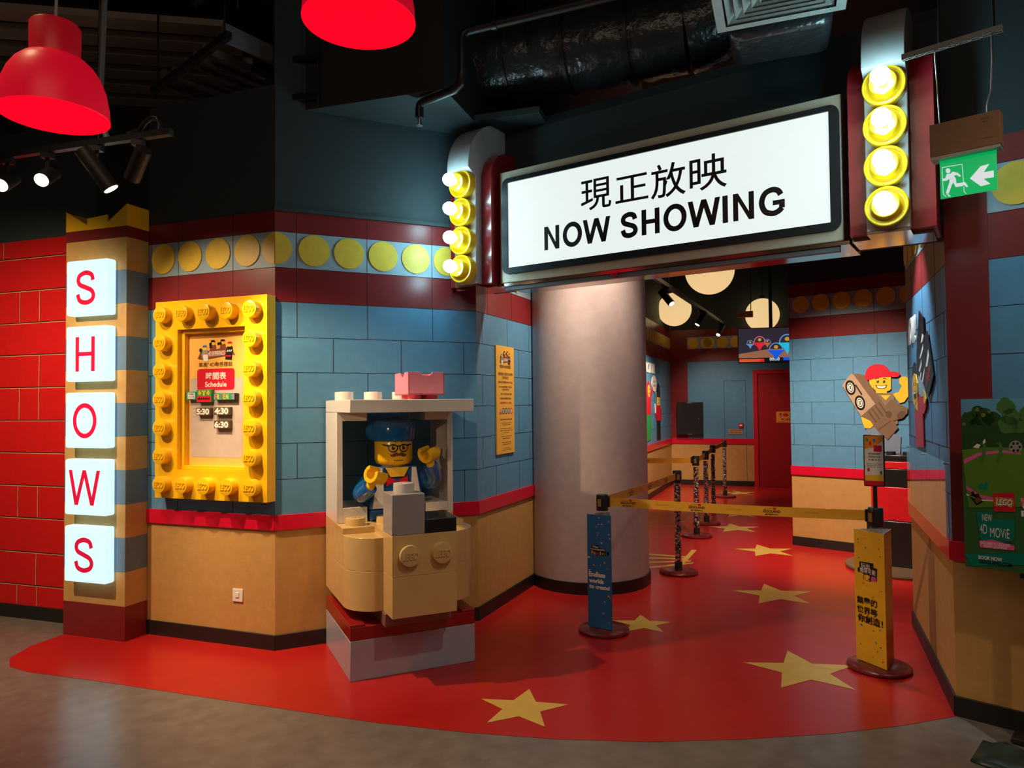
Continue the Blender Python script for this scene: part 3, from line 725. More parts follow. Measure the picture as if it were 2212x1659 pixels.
def disc_h(a, z, rx, rz, mt, d=0.002):
    c = onhead(a, z, d)
    e = [onhead(a+rx*math.cos(2*PI*k/20), z+rz*math.sin(2*PI*k/20), d) for k in range(20)]
    for k in range(20): fm.face([c, e[k], e[(k+1) % 20]], mt)
EZ = HZ+0.118
for s in (-1, 1):
    ring = [(s*0.036+0.029*math.cos(2*PI*k/28)*(1.0), EZ+0.026*math.sin(2*PI*k/28)*(1.0 if math.sin(2*PI*k/28) < 0 else 0.8)) for k in range(29)]
    stroke(ring, 0.0075, M_INK)
    disc_h(s*0.034, EZ+0.001, 0.011, 0.015, M_INK); disc_h(s*0.034+0.003, EZ+0.007, 0.004, 0.004, M_WINK, 0.003)
    stroke([(s*0.062, EZ+0.012), (s*0.09, EZ+0.018), (s*0.112, EZ+0.021)], [0.016, 0.009, 0.005], M_INK)
    stroke([(s*0.016, EZ+0.036), (s*0.034, EZ+0.048), (s*0.06, EZ+0.045), (s*0.072, EZ+0.036)], [0.005, 0.011, 0.009, 0.004], M_INK)
    stroke([(s*0.0005, EZ-0.046), (s*0.016, EZ-0.040), (s*0.032, EZ-0.047), (s*0.046, EZ-0.050), (s*0.058, EZ-0.042)], [0.016, 0.025, 0.023, 0.015, 0.002], M_BROWNI)
stroke([(-0.01, EZ+0.01), (0, EZ+0.013), (0.01, EZ+0.01)], 0.008, M_INK)
stroke([(-0.032, EZ-0.078), (-0.015, EZ-0.081), (0.015, EZ-0.081), (0.032, EZ-0.078)], 0.005, M_BROWNI)
fm.build('face_print', hd, label='printed round glasses, eyes and brown moustache')
# cap: rounded blue beret like cap with a fold at the back
m = MB(); cz = HZ+0.158
prof = [(0.126, 0.0), (0.137, 0.008), (0.142, 0.03), (0.143, 0.08), (0.138, 0.115), (0.122, 0.138), (0.09, 0.150), (0.03, 0.154), (0.0, 0.154)]
m.lathe([(r, cz+t) for r, t in prof], (0, 0, 0), M_NAVY, 'z', 48)
m.sphere((-0.085, 0.06, cz+0.062), 0.085, M_NAVY, 28, (1.05, 0.95, 0.85))
hat = m.build('cap', tf)
MB().cyl((0.01, -0.01, cz+0.150), 0.026, 0.008, M_NAVY, 'z', 24, 0.003).build('cap_button', hat)
# arms and hands
def arm(sh, el, wr, hand_rot, name):
    m = MB(); p = []
    a, b, c = Vector(sh), Vector(el), Vector(wr)
    for k in range(9):
        t = k/8.0; p.append(a*(1-t)**2 + b*2*t*(1-t) + c*t**2)
    m.tube(p, [0.05, 0.056, 0.058, 0.058, 0.056, 0.054, 0.052, 0.05, 0.048], M_NAVY, 20)
    m.sphere(a, 0.053, M_NAVY, 20)
    ao = m.build('arm', tf)
    h = MB()
    n = 22; ri, ro = 0.034, 0.058
    pts = [(ro*math.cos(R(-135+270*k/n)), ro*math.sin(R(-135+270*k/n))) for k in range(n+1)] + [(ri*math.cos(R(135-270*k/n)), ri*math.sin(R(135-270*k/n))) for k in range(n+1)]
    # sweep the C outline; build as quads so that the shell stays clean
    L = 0.05
    vs = [(x, y, -L) for x, y in pts] + [(x, y, L) for x, y in pts]; N = len(pts); fs = []
    for k in range(n):
        fs.append((k, k+1, 2*n-k, 2*n+1-k)); fs.append((N+k+1, N+k, N+2*n+1-k, N+2*n-k))
    for k in range(N): fs.append((k, N+k, N+(k+1) % N, (k+1) % N))
    h.poly(vs, fs, M_YEL)
    h.cyl((0.05, 0, 0), 0.028, 0.05, M_YEL, 'x', 20)
    h.v = [(-v[0]+0.09, v[1], v[2]) for v in h.v]     # wrist peg at the origin, opening forward
    ho = h.build('hand', ao, bevel=0.003)
    ho.location = c - (c-b).normalized()*0.01
    ho.rotation_euler = hand_rot
    return ao
dirz = lambda d: Vector(d).to_track_quat('X', 'Z').to_euler()
arm((0.155, 0.0, 1.135+Zb), (0.30, -0.09, 1.03+Zb), (0.205, -0.15, 1.205+Zb), dirz((-0.15, -0.1, 0.9)), 'r')
arm((-0.155, 0.0, 1.125+Zb), (-0.29, -0.07, 0.965+Zb), (-0.205, -0.20, 1.09+Zb), (R(60), R(-62), R(-30)), 'l')

# ------------------------------------------------------------ round column
col = thing('round_column', 'wide round grey column at the queue entrance', 'column', (0.69, 6.52, 0))
MB().lathe([(0.53, 0.1), (0.53, 4.69)], (0, 0, 0), M_COLUMN, 'z', 72).build('shaft', col)
MB().lathe([(0.53, 0), (0.545, 0), (0.545, 0.1), (0.53, 0.1)], (0, 0, 0), M_BLACK, 'z', 72).build('base_band', col)

# ------------------------------------------------------------ marquee sign
SA = R(-34.5); S0 = (-0.0745, 5.0)
ZB = 2.446
bk = MB()
bk.box(-0.3, 2.70, 0.24, 0.36, ZB, 3.66, M_UPPER)
bk.box(-0.3, 2.70, 0.24, 0.9, 3.60, 3.66, M_UPPER)
bk.build('wall_bulkhead', loc=(*S0, 0), rotz=SA, kind='structure')
so = MB(); so.box(-0.02, 2.25, 0.01, 0.36, ZB-0.022, ZB-0.002, M_SOFFIT)
so.build('trim_21', loc=(*S0, 0), rotz=SA, kind='structure')
mq = thing('marquee_sign', 'lit white NOW SHOWING sign box over the queue entrance', 'sign', (*S0, 0), SA)
m = MB()
m.box(0.0, 2.225, 0.0, 0.238, ZB, 3.232, M_BEIGE); case = m.build('case', mq, bevel=0.006)
def ring(mb, outer, inner, y, mt):
    n = len(outer)
    for k in range(n):
        a, b = outer[k], outer[(k+1) % n]; c, d = inner[k], inner[(k+1) % n]
        mb.face([(c[0], y, c[1]), (d[0], y, d[1]), (b[0], y, b[1]), (a[0], y, a[1])], mt)
ox0, ox1, oz0, oz1 = 0.032, 2.216, ZB+0.058, 3.176
m = MB(); outer = rrect(ox0, ox1, oz0, oz1, 0.05, 6); inner = rrect(0.078, 2.165, 2.547, 3.145, 0.004, 6)
inner = [(min(max(x, 0.078), 2.165), min(max(z, 2.547), 3.148)) for x, z in inner]
ring(m, outer, inner, -0.02, M_SIGNBLK)
n = len(outer)
for k in range(n):
    a, b = outer[k], outer[(k+1) % n]; m.face([(a[0], -0.02, a[1]), (b[0], -0.02, b[1]), (b[0], 0.0, b[1]), (a[0], 0.0, a[1])], M_SIGNBLK)
    a, b = inner[k], inner[(k+1) % n]; m.face([(a[0], -0.02, a[1]), (a[0], -0.004, a[1]), (b[0], -0.004, b[1]), (b[0], -0.02, b[1])], M_SIGNBLK)
m.recalc = True; m.build('border', mq)
m = MB(); m.box(0.076, 2.168, -0.009, -0.001, 2.545, 3.150, M_SIGN); pnl = m.build('lit_panel', mq)
m = flatmb()
for ch, x0, x1, zb, zt in (('現', 0.656, 0.876, 2.847, 3.047), ('正', 0.905, 1.128, 2.858, 3.022), ('放', 1.145, 1.368, 2.842, 3.050), ('映', 1.392, 1.615, 2.842, 3.050)):
    text(m, ch, x0, x1, zb, zt, -0.0098, M_INK, bold=0.006)
m.build('chinese_lettering', pnl)
m = flatmb()
for ch, a, b in (('N', .373, .490), ('O', .517, .662), ('W', .669, .867), ('S', .938, 1.055), ('H', 1.081, 1.199), ('O', 1.224, 1.370), ('W', 1.378, 1.573), ('I', 1.586, 1.617), ('N', 1.647, 1.765), ('G', 1.792, 1.932)):
    e = 0.003 if ch in 'OSG' else 0
    grot(m, ch, a, b, 2.632-e, 2.790+e, 0.031, -0.0098, M_INK)
m.build('lettering', pnl)
# track for the glass door beneath the case
m = MB(); m.box(0.02, 2.2, 0.02, 0.06, ZB-0.05, ZB-0.022, M_DMETAL); m.box(0.86, 0.90, 0.0, 0.02, ZB-0.045, ZB-0.02, M_RAIL); m.build('door_track', mq, bevel=0.002)

def fin(x0, sgn, lab, n_prefix):
    """silver fin with four bulbs, red fins on either side"""
    t = thing('marquee_fin', lab, 'sign', (*S0, 0), SA, 'bulb fins of the marquee')
    W = 0.192
    yb, yl, yr = 0.238, -0.211, -0.13      # back, lip front, recessed bulb face
    arc = [(yl + (yb-yl-0.06)*(1-math.cos(PI/2*k/16)), 3.245 + (3.635-3.245)*math.sin(PI/2*k/16)) for k in range(17)]
    prof = [(yb, ZB), (yr, ZB), (yr, 3.205), (yl, 3.245)] + arc[1:] + [(yb, 3.615)]
    MB().prism(prof, x0, x0+W, M_SILVER, 'x').build('silver_fin', t, bevel=0.003)
    def red(xa, xb):
        yf = -0.067
        ar = [(yf + 0.24*(1-math.cos(PI/2*k/14)), 3.18 + 0.235*math.sin(PI/2*k/14)) for k in range(15)]
        pr = [(yb, ZB), (yf, ZB)] + ar + [(yb, 3.40)]
        MB().prism(pr, xa, xb, M_REDFIN, 'x').build('red_fin', t, bevel=0.002)
    red(x0-0.088, x0-0.001); red(x0+W+0.001, x0+W+(0.088 if sgn < 0 else 0.108))
    m = MB(); m.box(x0-0.088, x0+W+0.088, 0.0, yb, ZB-0.016, ZB-0.001, M_SOFFIT); m.box(x0, x0+W, yr+0.002, 0, ZB-0.016, ZB-0.001, M_SOFFIT); m.build('mirror_soffit', t)
    for k in range(4):
        z = 2.549 + 0.2*k; cx = x0 + W/2
        pl = MB().lathe([(0.0, 0), (0.098, 0), (0.098, -0.058), (0.094, -0.062), (0.086, -0.062), (0.083, -0.054), (0.064, -0.050), (0.062, -0.052), (0.062, -0.098), (0.058, -0.102), (0.045, -0.102), (0.042, -0.092), (0, -0.092)], (0, 0, 0), M_YEL, 'y', 40)
        po = pl.build('lamp_holder', t, loc=(cx, yr, z))
        b = MB().lathe([(0.02, -0.09), (0.022, -0.126), (0.032, -0.138), (0.041, -0.154), (0.0445, -0.172), (0.041, -0.190), (0.032, -0.206), (0.018, -0.215), (0.0, -0.217)], (0, 0, 0), M_BULB, 'y', 28)
        b.build('bulb', po)
        MB().lathe([(0.021, -0.09), (0.024, -0.1), (0.021, -0.118)], (0, 0, 0), M_METAL, 'y', 20).build('bulb_socket', po)
    return t
fin(-0.306, -1, 'silver and red fin with four lit bulbs left of the marquee sign', 'l')
fin(2.353, 1, 'silver and red fin with four lit bulbs right of the marquee sign', 'r')

# ------------------------------------------------------------ queue posts
def mug(*c): return mat('toy_brick_%02d%02d%02d' % tuple(int(v*99) for v in c), c, 0.35)
BRICKC = [mug(0.6,0.03,0.03), mug(0.05,0.12,0.4), mug(0.65,0.45,0.04), mug(0.04,0.28,0.08), mug(0.6,0.2,0.35), mug(0.03,0.03,0.03), mug(0.02,0.02,0.05), mug(0.6,0.58,0.55), mug(0.25,0.06,0.3), mug(0.05,0.05,0.05)]
def fill_mesh(r, z0, z1, n):
    m = MB()
    for k in range(n):
        a = random.uniform(0, 2*PI); q = r*math.sqrt(random.uniform(0.2, 1))*0.72; z = random.uniform(z0+0.012, z1-0.012)
        c = Vector((q*math.cos(a), q*math.sin(a), z)); s = Vector((random.choice((0.008, 0.012)), 0.007, 0.0065))
        M = Matrix.Rotation(random.uniform(0, PI), 3, 'Z') @ Matrix.Rotation(random.uniform(-1, 1), 3, 'X') @ Matrix.Rotation(random.uniform(-1, 1), 3, 'Y')
        v = [c + M @ Vector((s.x*a_, s.y*b_, s.z*c_)) for c_ in (-1, 1) for b_ in (-1, 1) for a_ in (-1, 1)]
        m.poly(v, [(0,2,3,1),(4,5,7,6),(0,1,5,4),(2,6,7,3),(0,4,6,2),(1,3,7,5)], random.choice(BRICKC))
    m.cyl((0, 0, z0), r*0.45, z1-z0, BRICKC[5], 'z', 12)
    return m
M_WINDOW = mat('post_window', (0.55, 0.36, 0.10), 0.25, metal=0.7)
def post(loc, lab, rotz=0.0, filled=True, group='clear queue posts filled with bricks'):
    t = thing('queue_post', lab, 'queue post', (loc[0], loc[1], 0), rotz, group)
    MB().lathe([(0.0, 0.004), (0.172, 0.004), (0.178, 0.012), (0.176, 0.022), (0.166, 0.029), (0.05, 0.034), (0.0, 0.034)], (0, 0, 0), M_BASE, 'z', 48).build('base', t)
    MB().cyl((0, 0, 0.034), 0.036, 0.075, M_BLKP, 'z', 28, 0.004).build('foot_collar', t)
    MB().lathe([(0.034, 0.10), (0.034, 0.865), (0.0315, 0.865), (0.0315, 0.10), (0.034, 0.10)], (0, 0, 0), M_CLEAR, 'z', 32).build('tube', t)
    if filled:
        f = fill_mesh(0.031, 0.112, 0.825, 420).build('brick_fill', t, smooth=False); f['kind'] = 'stuff'
    h = MB().cyl((0, 0, 0.845), 0.042, 0.113, M_BLKP, 'z', 32, 0.006)
    h.box(-0.02, 0.02, -0.0445, -0.03, 0.866, 0.938, M_BLKP)
    hd = h.build('belt_head', t)
    w_ = MB(); w_.box(-0.013, 0.013, -0.0465, -0.04, 0.875, 0.929, M_WINDOW); w_.build('head_window', hd)
    return t
def belt(owner, p, q, lettered, z=0.908, h=0.062, gap=0.045, phase=0.35, clip=True):
    """belt from post p to post q, child of its own post"""
    p, q = Vector((p[0], p[1], 0)), Vector((q[0], q[1], 0)); d = (q-p); L = d.length; a = math.atan2(d.y, d.x)
    if d.x < 0: p, q = q, p; d = -d; a = math.atan2(d.y, d.x)
    rel = Matrix.Rotation(-owner.rotation_euler.z, 4, 'Z') @ Matrix.Translation(p - Vector(owner.location))
    m = MB(); sag = 0.008
    n = 16; vs = []
    for k in range(n+1):
        x = gap + (L-2*gap)*k/n; zz_ = z - sag*math.sin(PI*k/n)
        vs += [(x, -0.001, zz_-h/2), (x, 0.001, zz_-h/2), (x, 0.001, zz_+h/2), (x, -0.001, zz_+h/2)]
    fs = []
    for k in range(n):
        for e in range(4): fs.append((4*k+e, 4*k+(e+1) % 4, 4*k+4+(e+1) % 4, 4*k+4+e))
    fs += [(3, 2, 1, 0), (4*n, 4*n+1, 4*n+2, 4*n+3)]
    m.poly(vs, fs, M_BELT)
    if clip:
        m.box(gap-0.012, gap+0.012, -0.008, 0.008, z-h/2-0.006, z+h/2+0.006, M_BLKP); m.box(L-gap-0.012, L-gap+0.012, -0.008, 0.008, z-h/2-0.006, z+h/2+0.006, M_BLKP)
    o = m.build('belt', owner); o.location = rel.translation; o.rotation_euler = (0, 0, a - owner.rotation_euler.z)
    if lettered:
        t = flatmb(); x = gap + phase*0.9; k = 0
        while x + 0.14 < L - gap:
            zc_ = z - sag*math.sin(PI*(x+0.06)/L)
            if k % 2 == 0:
                text(t, 'LEGOLAND', x, x+0.105, zc_-0.008, zc_+0.009, -0.0016, M_INK, bold=0.03)
                flat(t, [(x+0.06, zc_+0.011), (x+0.08, zc_+0.011), (x+0.08, zc_+0.025), (x+0.06, zc_+0.025)], -0.0016, M_RINK)
                flat(t, [(x-0.004, zc_-0.006), (x-0.001, zc_-0.006), (x+0.014, zc_+0.014), (x+0.055, zc_+0.018), (x+0.055, zc_+0.02), (x+0.012, zc_+0.0165)], -0.0016, M_RINK)
                text(t, '香港探索中心', x+0.012, x+0.093, zc_-0.025, zc_-0.014, -0.0016, M_INK, bold=0.03)
            else:
                text(t, 'LEGOLAND', x+0.01, x+0.10, zc_-0.004, zc_+0.008, -0.0016, M_BELT2)
            x += 0.235; k += 1
        lt_ = t.build('belt_lettering', o)
    return o
SB, SY = (0.628, 5.045), (2.175, 4.30)
P1, P2, P3, P4, P5 = (1.545, 6.729), (2.183, 8.53), (2.541, 9.42), (2.98, 10.65), (3.57, 12.05)
pb = post(SB, 'blue paper sleeved queue post in front of the grey column', R(-34), filled=False, group=None)
py = post(SY, 'yellow paper sleeved queue post at right carrying a small framed sign', R(-68), filled=False, group=None)
p1 = post(P1, 'brick filled clear queue post, first behind the yellow belt and nearest the column')
p2 = post(P2, 'brick filled clear queue post, second from the front, belt running left', R(-20))
p3 = post(P3, 'brick filled clear queue post, third from the front in the row', R(-50))
p4 = post(P4, 'brick filled clear queue post, fourth from the front, second last of the row', R(-50))
p5 = post(P5, 'brick filled clear queue post farthest back near the panel door', R(-50))
belt(pb, SB, SY, True, phase=0.1)
belt(p1, P1, SB, True, phase=0.05)
belt(p2, P2, (1.05, 8.70), True, phase=0.5)
belt(p2, P2, P3, False); belt(p3, P3, P4, False); belt(p4, P4, P5, False)
# printed three sided sleeves
def sleeve(owner, mt_front, mt_side, name, lab, a=0.094):
    pts = [(-a, -0.577*a), (a, -0.577*a), (0, 1.155*a)]
    o = MB()
    n = 3; z0, z1 = 0.036, 0.82
    cols = [mt_front, mt_side, mt_side]
    for k in range(3):
        p, q = pts[k], pts[(k+1) % 3]
        pi, qi = (p[0]*0.975, p[1]*0.975), (q[0]*0.975, q[1]*0.975)
        o.face([(p[0], p[1], z0), (q[0], q[1], z0), (q[0], q[1], z1), (p[0], p[1], z1)], cols[k])
        o.face([(pi[0], pi[1], z0), (pi[0], pi[1], z1), (qi[0], qi[1], z1), (qi[0], qi[1], z0)], M_WINK)
        o.face([(p[0], p[1], z1), (q[0], q[1], z1), (qi[0], qi[1], z1), (pi[0], pi[1], z1)], M_WINK)
        o.face([(p[0], p[1], z0), (pi[0], pi[1], z0), (qi[0], qi[1], z0), (q[0], q[1], z0)], M_WINK)
    return o.build(name, owner, smooth=False, label=lab)
M_SBLUE = mat('sleeve_blue', (0.015, 0.14, 0.36), 0.4); M_SYEL = mat('sleeve_yellow', (0.80, 0.46, 0.02), 0.4); M_SORG = mat('sleeve_orange', (0.62, 0.20, 0.03), 0.3)
slb = sleeve(pb, M_SBLUE, M_SBLUE, 'paper_sleeve', 'three sided blue printed paper sleeve')
sly = sleeve(py, M_SYEL, M_SORG, 'paper_sleeve', 'three sided yellow printed paper sleeve', 0.107)
Y_ = -0.0548
def confetti(m, n, seed, cols):
    rg = random.Random(seed)
    for k in range(n):
        x = rg.uniform(-0.085, 0.085); z = rg.uniform(0.07, 0.8)
        if 0.29 < z < 0.43 or 0.52 < z < 0.62: z = rg.choice((rg.uniform(0.07, 0.28), rg.uniform(0.64, 0.8)))
        s = rg.uniform(0.004, 0.0075); a = rg.uniform(0, PI); e = rg.choice((1, 1, 1.8))
        pts = [(x + s*e*math.cos(a+b), z + s*math.sin(a+b)) for b in (0, 1.4, PI, PI+1.4)]
        flat(m, pts, Y_, rg.choice(cols))
m = flatmb(); confetti(m, 26, 3, [M_ORANGEI, M_PINKI, M_WINK, M_TEALI]); m.build('confetti_print', slb)
m = flatmb()
LX = lambda X, Yp: (X-(90+(Yp-330)*0.022))/237*0.188-0.094
LZ = lambda Yp: 0.82-(Yp-330)*(0.785/1130)
def lt_(body, x0, x1, y0, y1, mt, **k): text(m, body, LX(x0, y0), LX(x1, y0), LZ(y1), LZ(y0), Y_-0.0008, mt, **k)
lt_('Endless', 115, 276, 903, 955, M_WINK, bold=0.045); lt_('worlds', 118, 262, 970, 1016, M_WINK, bold=0.045); lt_('to create!', 122, 322, 1030, 1072, M_WINK, bold=0.045)
m.build('slogan_lettering', slb)
m = flatmb()
flat(m, [(LX(a, b), LZ(b)) for a, b in ((148,640),(212,632),(216,662),(272,662),(275,690),(312,690),(312,728),(252,738),(140,726),(140,694),(126,690),(126,664),(148,662))], Y_-0.0003, M_INK)
lt_('Play', 156, 208, 644, 668, M_WINK, bold=0.02); lt_('Unstoppable', 132, 270, 668, 690, M_WINK, bold=0.02)
for k, (ch, mt_) in enumerate(zip('Festival', (M_SKIN, M_ORANGEI, M_RINK, M_GREENI, M_WINK, M_ORANGEI, M_GREENI, M_TEALI))):
    x = 140+19.5*k; lt_(ch, x+(5 if ch in 'il' else 1), x+(12 if ch in 'il' else 18), 696 if ch in 'Fil' else 704, 730, mt_, bold=0.03)
m.build('festival_logo', slb)
Y_ = -0.577*0.107-0.0007
m = flatmb(); confetti(m, 26, 5, [M_TEALI, M_RINK, M_BLUEI, M_ORANGEI]); m.build('confetti_print', sly)
m = flatmb()
def YX(X, Yp): return (X-(163+(Yp-347)*0.0216))/230*0.214-0.107
def YZ(X, Yp):
    fx = min(1, max(0, (X-170)/230)); y0, y1 = 347+fx*38, 1460+fx*78; return 0.82-(Yp-y0)*0.784/(y1-y0)
def yt(body, x0, x1, y0, y1, mt, **k):
    xm, ym = (x0+x1)/2, (y0+y1)/2; hz = (y1-y0)*0.784/1130
    text(m, body, YX(x0, ym), YX(x1, ym), YZ(xm, ym)-hz/2, YZ(xm, ym)+hz/2, Y_-0.0008, mt, **k)
flat(m, [(YX(a, b), YZ(a, b)) for a, b in ((207,626),(318,640),(318,676),(346,684),(344,796),(300,792),(296,800),(240,780),(240,728),(196,716),(196,680),(210,678))], Y_-0.0003, M_INK)
yt('玩出', 222, 290, 642, 686, M_WINK, bold=0.01); yt('無限可能', 214, 334, 686, 732, M_WINK, bold=0.01)
yt('慶', 242, 292, 738, 788, M_SKIN, bold=0.02); yt('典', 296, 342, 752, 802, M_PINKI, bold=0.02)
m.build('festival_logo', sly)
m = flatmb()
yt('無盡的', 190, 346, 936, 1004, M_INK, bold=0.03); yt('世界等', 192, 348, 1018, 1086, M_INK, bold=0.03); yt('你創造！', 196, 390, 1096, 1166, M_INK, bold=0.03)
m.build('slogan_lettering', sly)
# little framed sign on top of the yellow post
fsg = thing('sign_holder', 'small black framed notice on a stem above the yellow queue post', 'sign', (SY[0], SY[1], 0.9585), R(-38))
MB().cyl((0, 0, 0), 0.012, 0.15, M_BLKP, 'z', 16).build('stem', fsg)
fb = MB().box(-0.058, 0.058, -0.012, 0.004, 0.125, 0.435, M_BLKP).build('frame', fsg, bevel=0.005)
m = flatmb()
flat(m, [(-0.051, 0.132), (0.051, 0.132), (0.051, 0.428), (-0.051, 0.428)], -0.0126, M_WINK)
flat(m, [(-0.051, 0.35), (0.0, 0.36), (0.051, 0.40), (0.051, 0.428), (-0.051, 0.428)], -0.0129, M_ORANGEI)
flat(m, [(-0.051, 0.132), (0.051, 0.132), (0.051, 0.16), (-0.051, 0.16)], -0.0129, M_RINK)
flat(m, [(-0.051, 0.16), (0.051, 0.16), (0.051, 0.20), (-0.051, 0.19)], -0.0128, M_SKIN)
flat(m, rrect(0.0, 0.044, 0.334, 0.372, 0.005), -0.0132, M_RINK)
for a, b, c in ((-0.035, 0.405, M_GREENI), (-0.018, 0.385, M_RINK), (0.004, 0.402, M_BLUEI), (-0.03, 0.225, M_RINK), (0.038, 0.21, M_GREENI)):
    flat(m, [(a-0.005, b-0.012), (a+0.007, b-0.008), (a+0.005, b+0.012), (a-0.007, b+0.008)], -0.0132, c)
for k, tx in enumerate(('請勿倚靠圍欄', '排隊請由此進', '多謝合作')): text(m, tx, -0.03, 0.034, 0.315-k*0.018, 0.328-k*0.018, -0.0132, M_INK)
for k, tx in enumerate(('Please do not lean on the belts', 'Please queue here in one line', 'Thank you')): text(m, tx, -0.038, 0.042, 0.258-k*0.010, 0.265-k*0.010, -0.0132, M_INK)
m.build('notice_print', fb)

# round base and plain brick stack in the corner of the queue
rb = tag(MB().lathe([(0, 0.003), (0.47, 0.003), (0.475, 0.02), (0.47, 0.034), (0, 0.036)], (0, 0, 0), M_BROWN, 'z', 56).build('round_base', None, loc=(3.66, 6.80, 0)), 'low round dark brown floor base behind the yellow queue post', 'base')
def stackbrick(name, lab, z0, z1, wx, wy, mt):
    t = thing(name, lab, 'toy brick', (3.70, 6.84, z0), R(-38), 'stacked giant bricks on the round base')
    hb = (z1-z0)-0.001
    m = MB().box(-wx/2, wx/2, -wy/2, wy/2, 0, hb, mt)
    m.build('body', t, bevel=0.006)
    return t, hb
M_BBLK = mat('brick_black', (0.012, 0.011, 0.012), 0.3, coat=0.2); M_BRED = mat('brick_red', (0.60, 0.012, 0.02), 0.3, coat=0.2)
for args in (('giant_brick', 'wide black toy brick lowest of the stack on the round base', 0.037, 0.46, 0.54, 0.30, M_BBLK), ('giant_brick', 'red toy brick in the middle of the stack on the round base', 0.46, 0.78, 0.46, 0.26, M_BRED), ('giant_brick', 'black toy brick above the red middle one on the round base', 0.78, 0.95, 0.34, 0.26, M_BBLK), ('giant_brick', 'thin red toy brick near the top of the stack on the round base', 0.95, 1.02, 0.34, 0.26, M_BRED), ('giant_brick', 'small black studded toy brick topmost of the stack on the round base', 1.02, 1.08, 0.28, 0.22, M_BBLK)):
    t, hb = stackbrick(*args)
for x in (-0.07, 0.07): MB().cyl((x, 0, hb), 0.042, 0.03, M_BBLK, 'z', 24, 0.003).build('stud', t)

# ------------------------------------------------------------ flat wall prints of the queue room
bw_rz = R(BBA)
mu = thing('wall_cutout', 'flat wall graphic of a red capped toy figure with boombox and camera', 'wall graphic', (*bbp, 0), bw_rz)
def bs(x, y): return (0.794+0.000741*(x-530)-0.0000177*(y-300), 1.865-0.000816*(y-300)-0.0000279*(x-530))
def C(pts, y, mt, name, par, lab=None, th=0.012):
    p = [bs(*a) for a in pts]
    ar = sum(p[i][0]*p[(i+1) % len(p)][1]-p[(i+1) % len(p)][0]*p[i][1] for i in range(len(p)))
    if ar < 0: p = p[::-1]
    return MB().prism(p, -y, -y+th, mt, 'y').build(name, par, smooth=False, label=lab)
M_CAM = mat('print_camera_brown', (0.17, 0.105, 0.06), 0.5); M_PANTS = mat('print_pants', (0.16, 0.22, 0.32), 0.5); M_VEST = mat('print_vest', (0.22, 0.15, 0.10), 0.5); M_TANB = mat('print_boombox', (0.42, 0.29, 0.19), 0.5)
C([(545,985),(680,940),(990,1060),(978,1270),(860,1282),(790,1262),(545,1312)], 0.014, M_PANTS, 'trousers', mu)
C([(690,530),(905,518),(912,610),(945,700),(950,905),(640,960),(640,700)], 0.015, M_VEST, 'vest', mu)
C([(735,555),(860,548),(800,615)], 0.0165, M_SKIN, 'neckline', mu, th=0.002)
C([(890,530),(960,510),(1000,430),(965,395),(970,335),(1010,315),(1055,318),(1082,350),(1078,560),(1030,630),(975,645),(925,590)], 0.0155, M_SKIN, 'raised_arm', mu)
C([(580,355),(720,300),(865,310),(866,470),(845,492),(815,500),(815,528),(680,528),(670,495),(600,430)], 0.018, M_SKIN, 'head', mu)
C([(530,350),(532,300),(550,235),(590,190),(640,166),(700,158),(765,168),(815,198),(850,252),(920,254),(965,270),(978,290),(965,312),(920,322),(860,318),(760,322),(660,340),(580,362)], 0.022, M_RINK, 'cap', mu)
C([(480,830),(560,808),(600,850),(640,940),(600,980),(530,978),(505,920)], 0.020, M_SKIN, 'lower_hand', mu)
C([(375,285),(440,280),(520,300),(600,420),(690,540),(790,690),(870,600),(960,650),(1075,705),(1068,770),(1000,830),(950,850),(900,870),(955,955),(825,1110),(690,990),(600,880),(485,830),(668,668)], 0.021, M_CAM, 'camera_body', mu)
bbx = C([(225,435),(340,288),(375,285),(668,665),(640,690),(500,815),(480,828)], 0.024, M_TANB, 'boombox', mu)
m = flatmb()
def E(cx, cy, rx, ry, y, mt, tilt=0):
    pts = []
    for k in range(28):
        a = 2*PI*k/28; u, v = rx*math.cos(a), ry*math.sin(a)
        pts.append(bs(cx+u*math.cos(tilt)-v*math.sin(tilt), cy+u*math.sin(tilt)+v*math.cos(tilt)))
    flat(m, pts, -y, mt)
for cx, cy in ((340, 462), (468, 656)):
    E(cx, cy, 68, 98, 0.0245, M_INK, -0.25); E(cx, cy, 44, 68, 0.0249, M_WINK, -0.25); E(cx, cy, 35, 55, 0.0253, M_INK, -0.25); E(cx, cy, 28, 44, 0.0257, M_WINK, -0.25)
    for s in (1, -1): flat(m, [bs(cx+a, cy+b*s) for a, b in ((-14,-24),(-6,-27),(15,22),(8,27))], -0.0261, M_INK)
flat(m, [bs(*a) for a in ((400,430),(412,418),(500,545),(488,560))], -0.0245, M_INK)
m.build('speaker_print', bbx)
m = flatmb()
for cx in (697, 778): E(cx, 380, 16, 18, 0.0185, M_INK); E(cx-5, 372, 5, 6, 0.0189, M_WINK)
flat(m, [bs(*a) for a in ((665,420),(682,428),(740,435),(800,424),(816,412),(808,455),(775,472),(700,470),(680,452))], -0.0185, M_INK)
flat(m, [bs(*a) for a in ((684,432),(740,440),(804,430),(796,452),(770,464),(702,462),(690,450))], -0.0189, M_WINK)
for pts in (((660,350),(690,330),(712,340),(710,346),(690,340),(664,356)), ((762,338),(785,333),(812,350),(808,356),(784,342),(764,345))): flat(m, [bs(*a) for a in pts], -0.0185, M_INK)
m.build('face_print', mu)
m = flatmb(); M_CAMD = mat('print_camera_dark', (0.10, 0.06, 0.035), 0.5)
for k in range(4): flat(m, [bs(a+42*k, b-42*k) for a, b in ((575,775),(592,760),(690,890),(672,905))], -0.0214, M_CAMD)
E(995, 790, 62, 42, 0.0214, M_CAMD, -0.7); E(840, 790, 40, 45, 0.0214, M_CAMD)
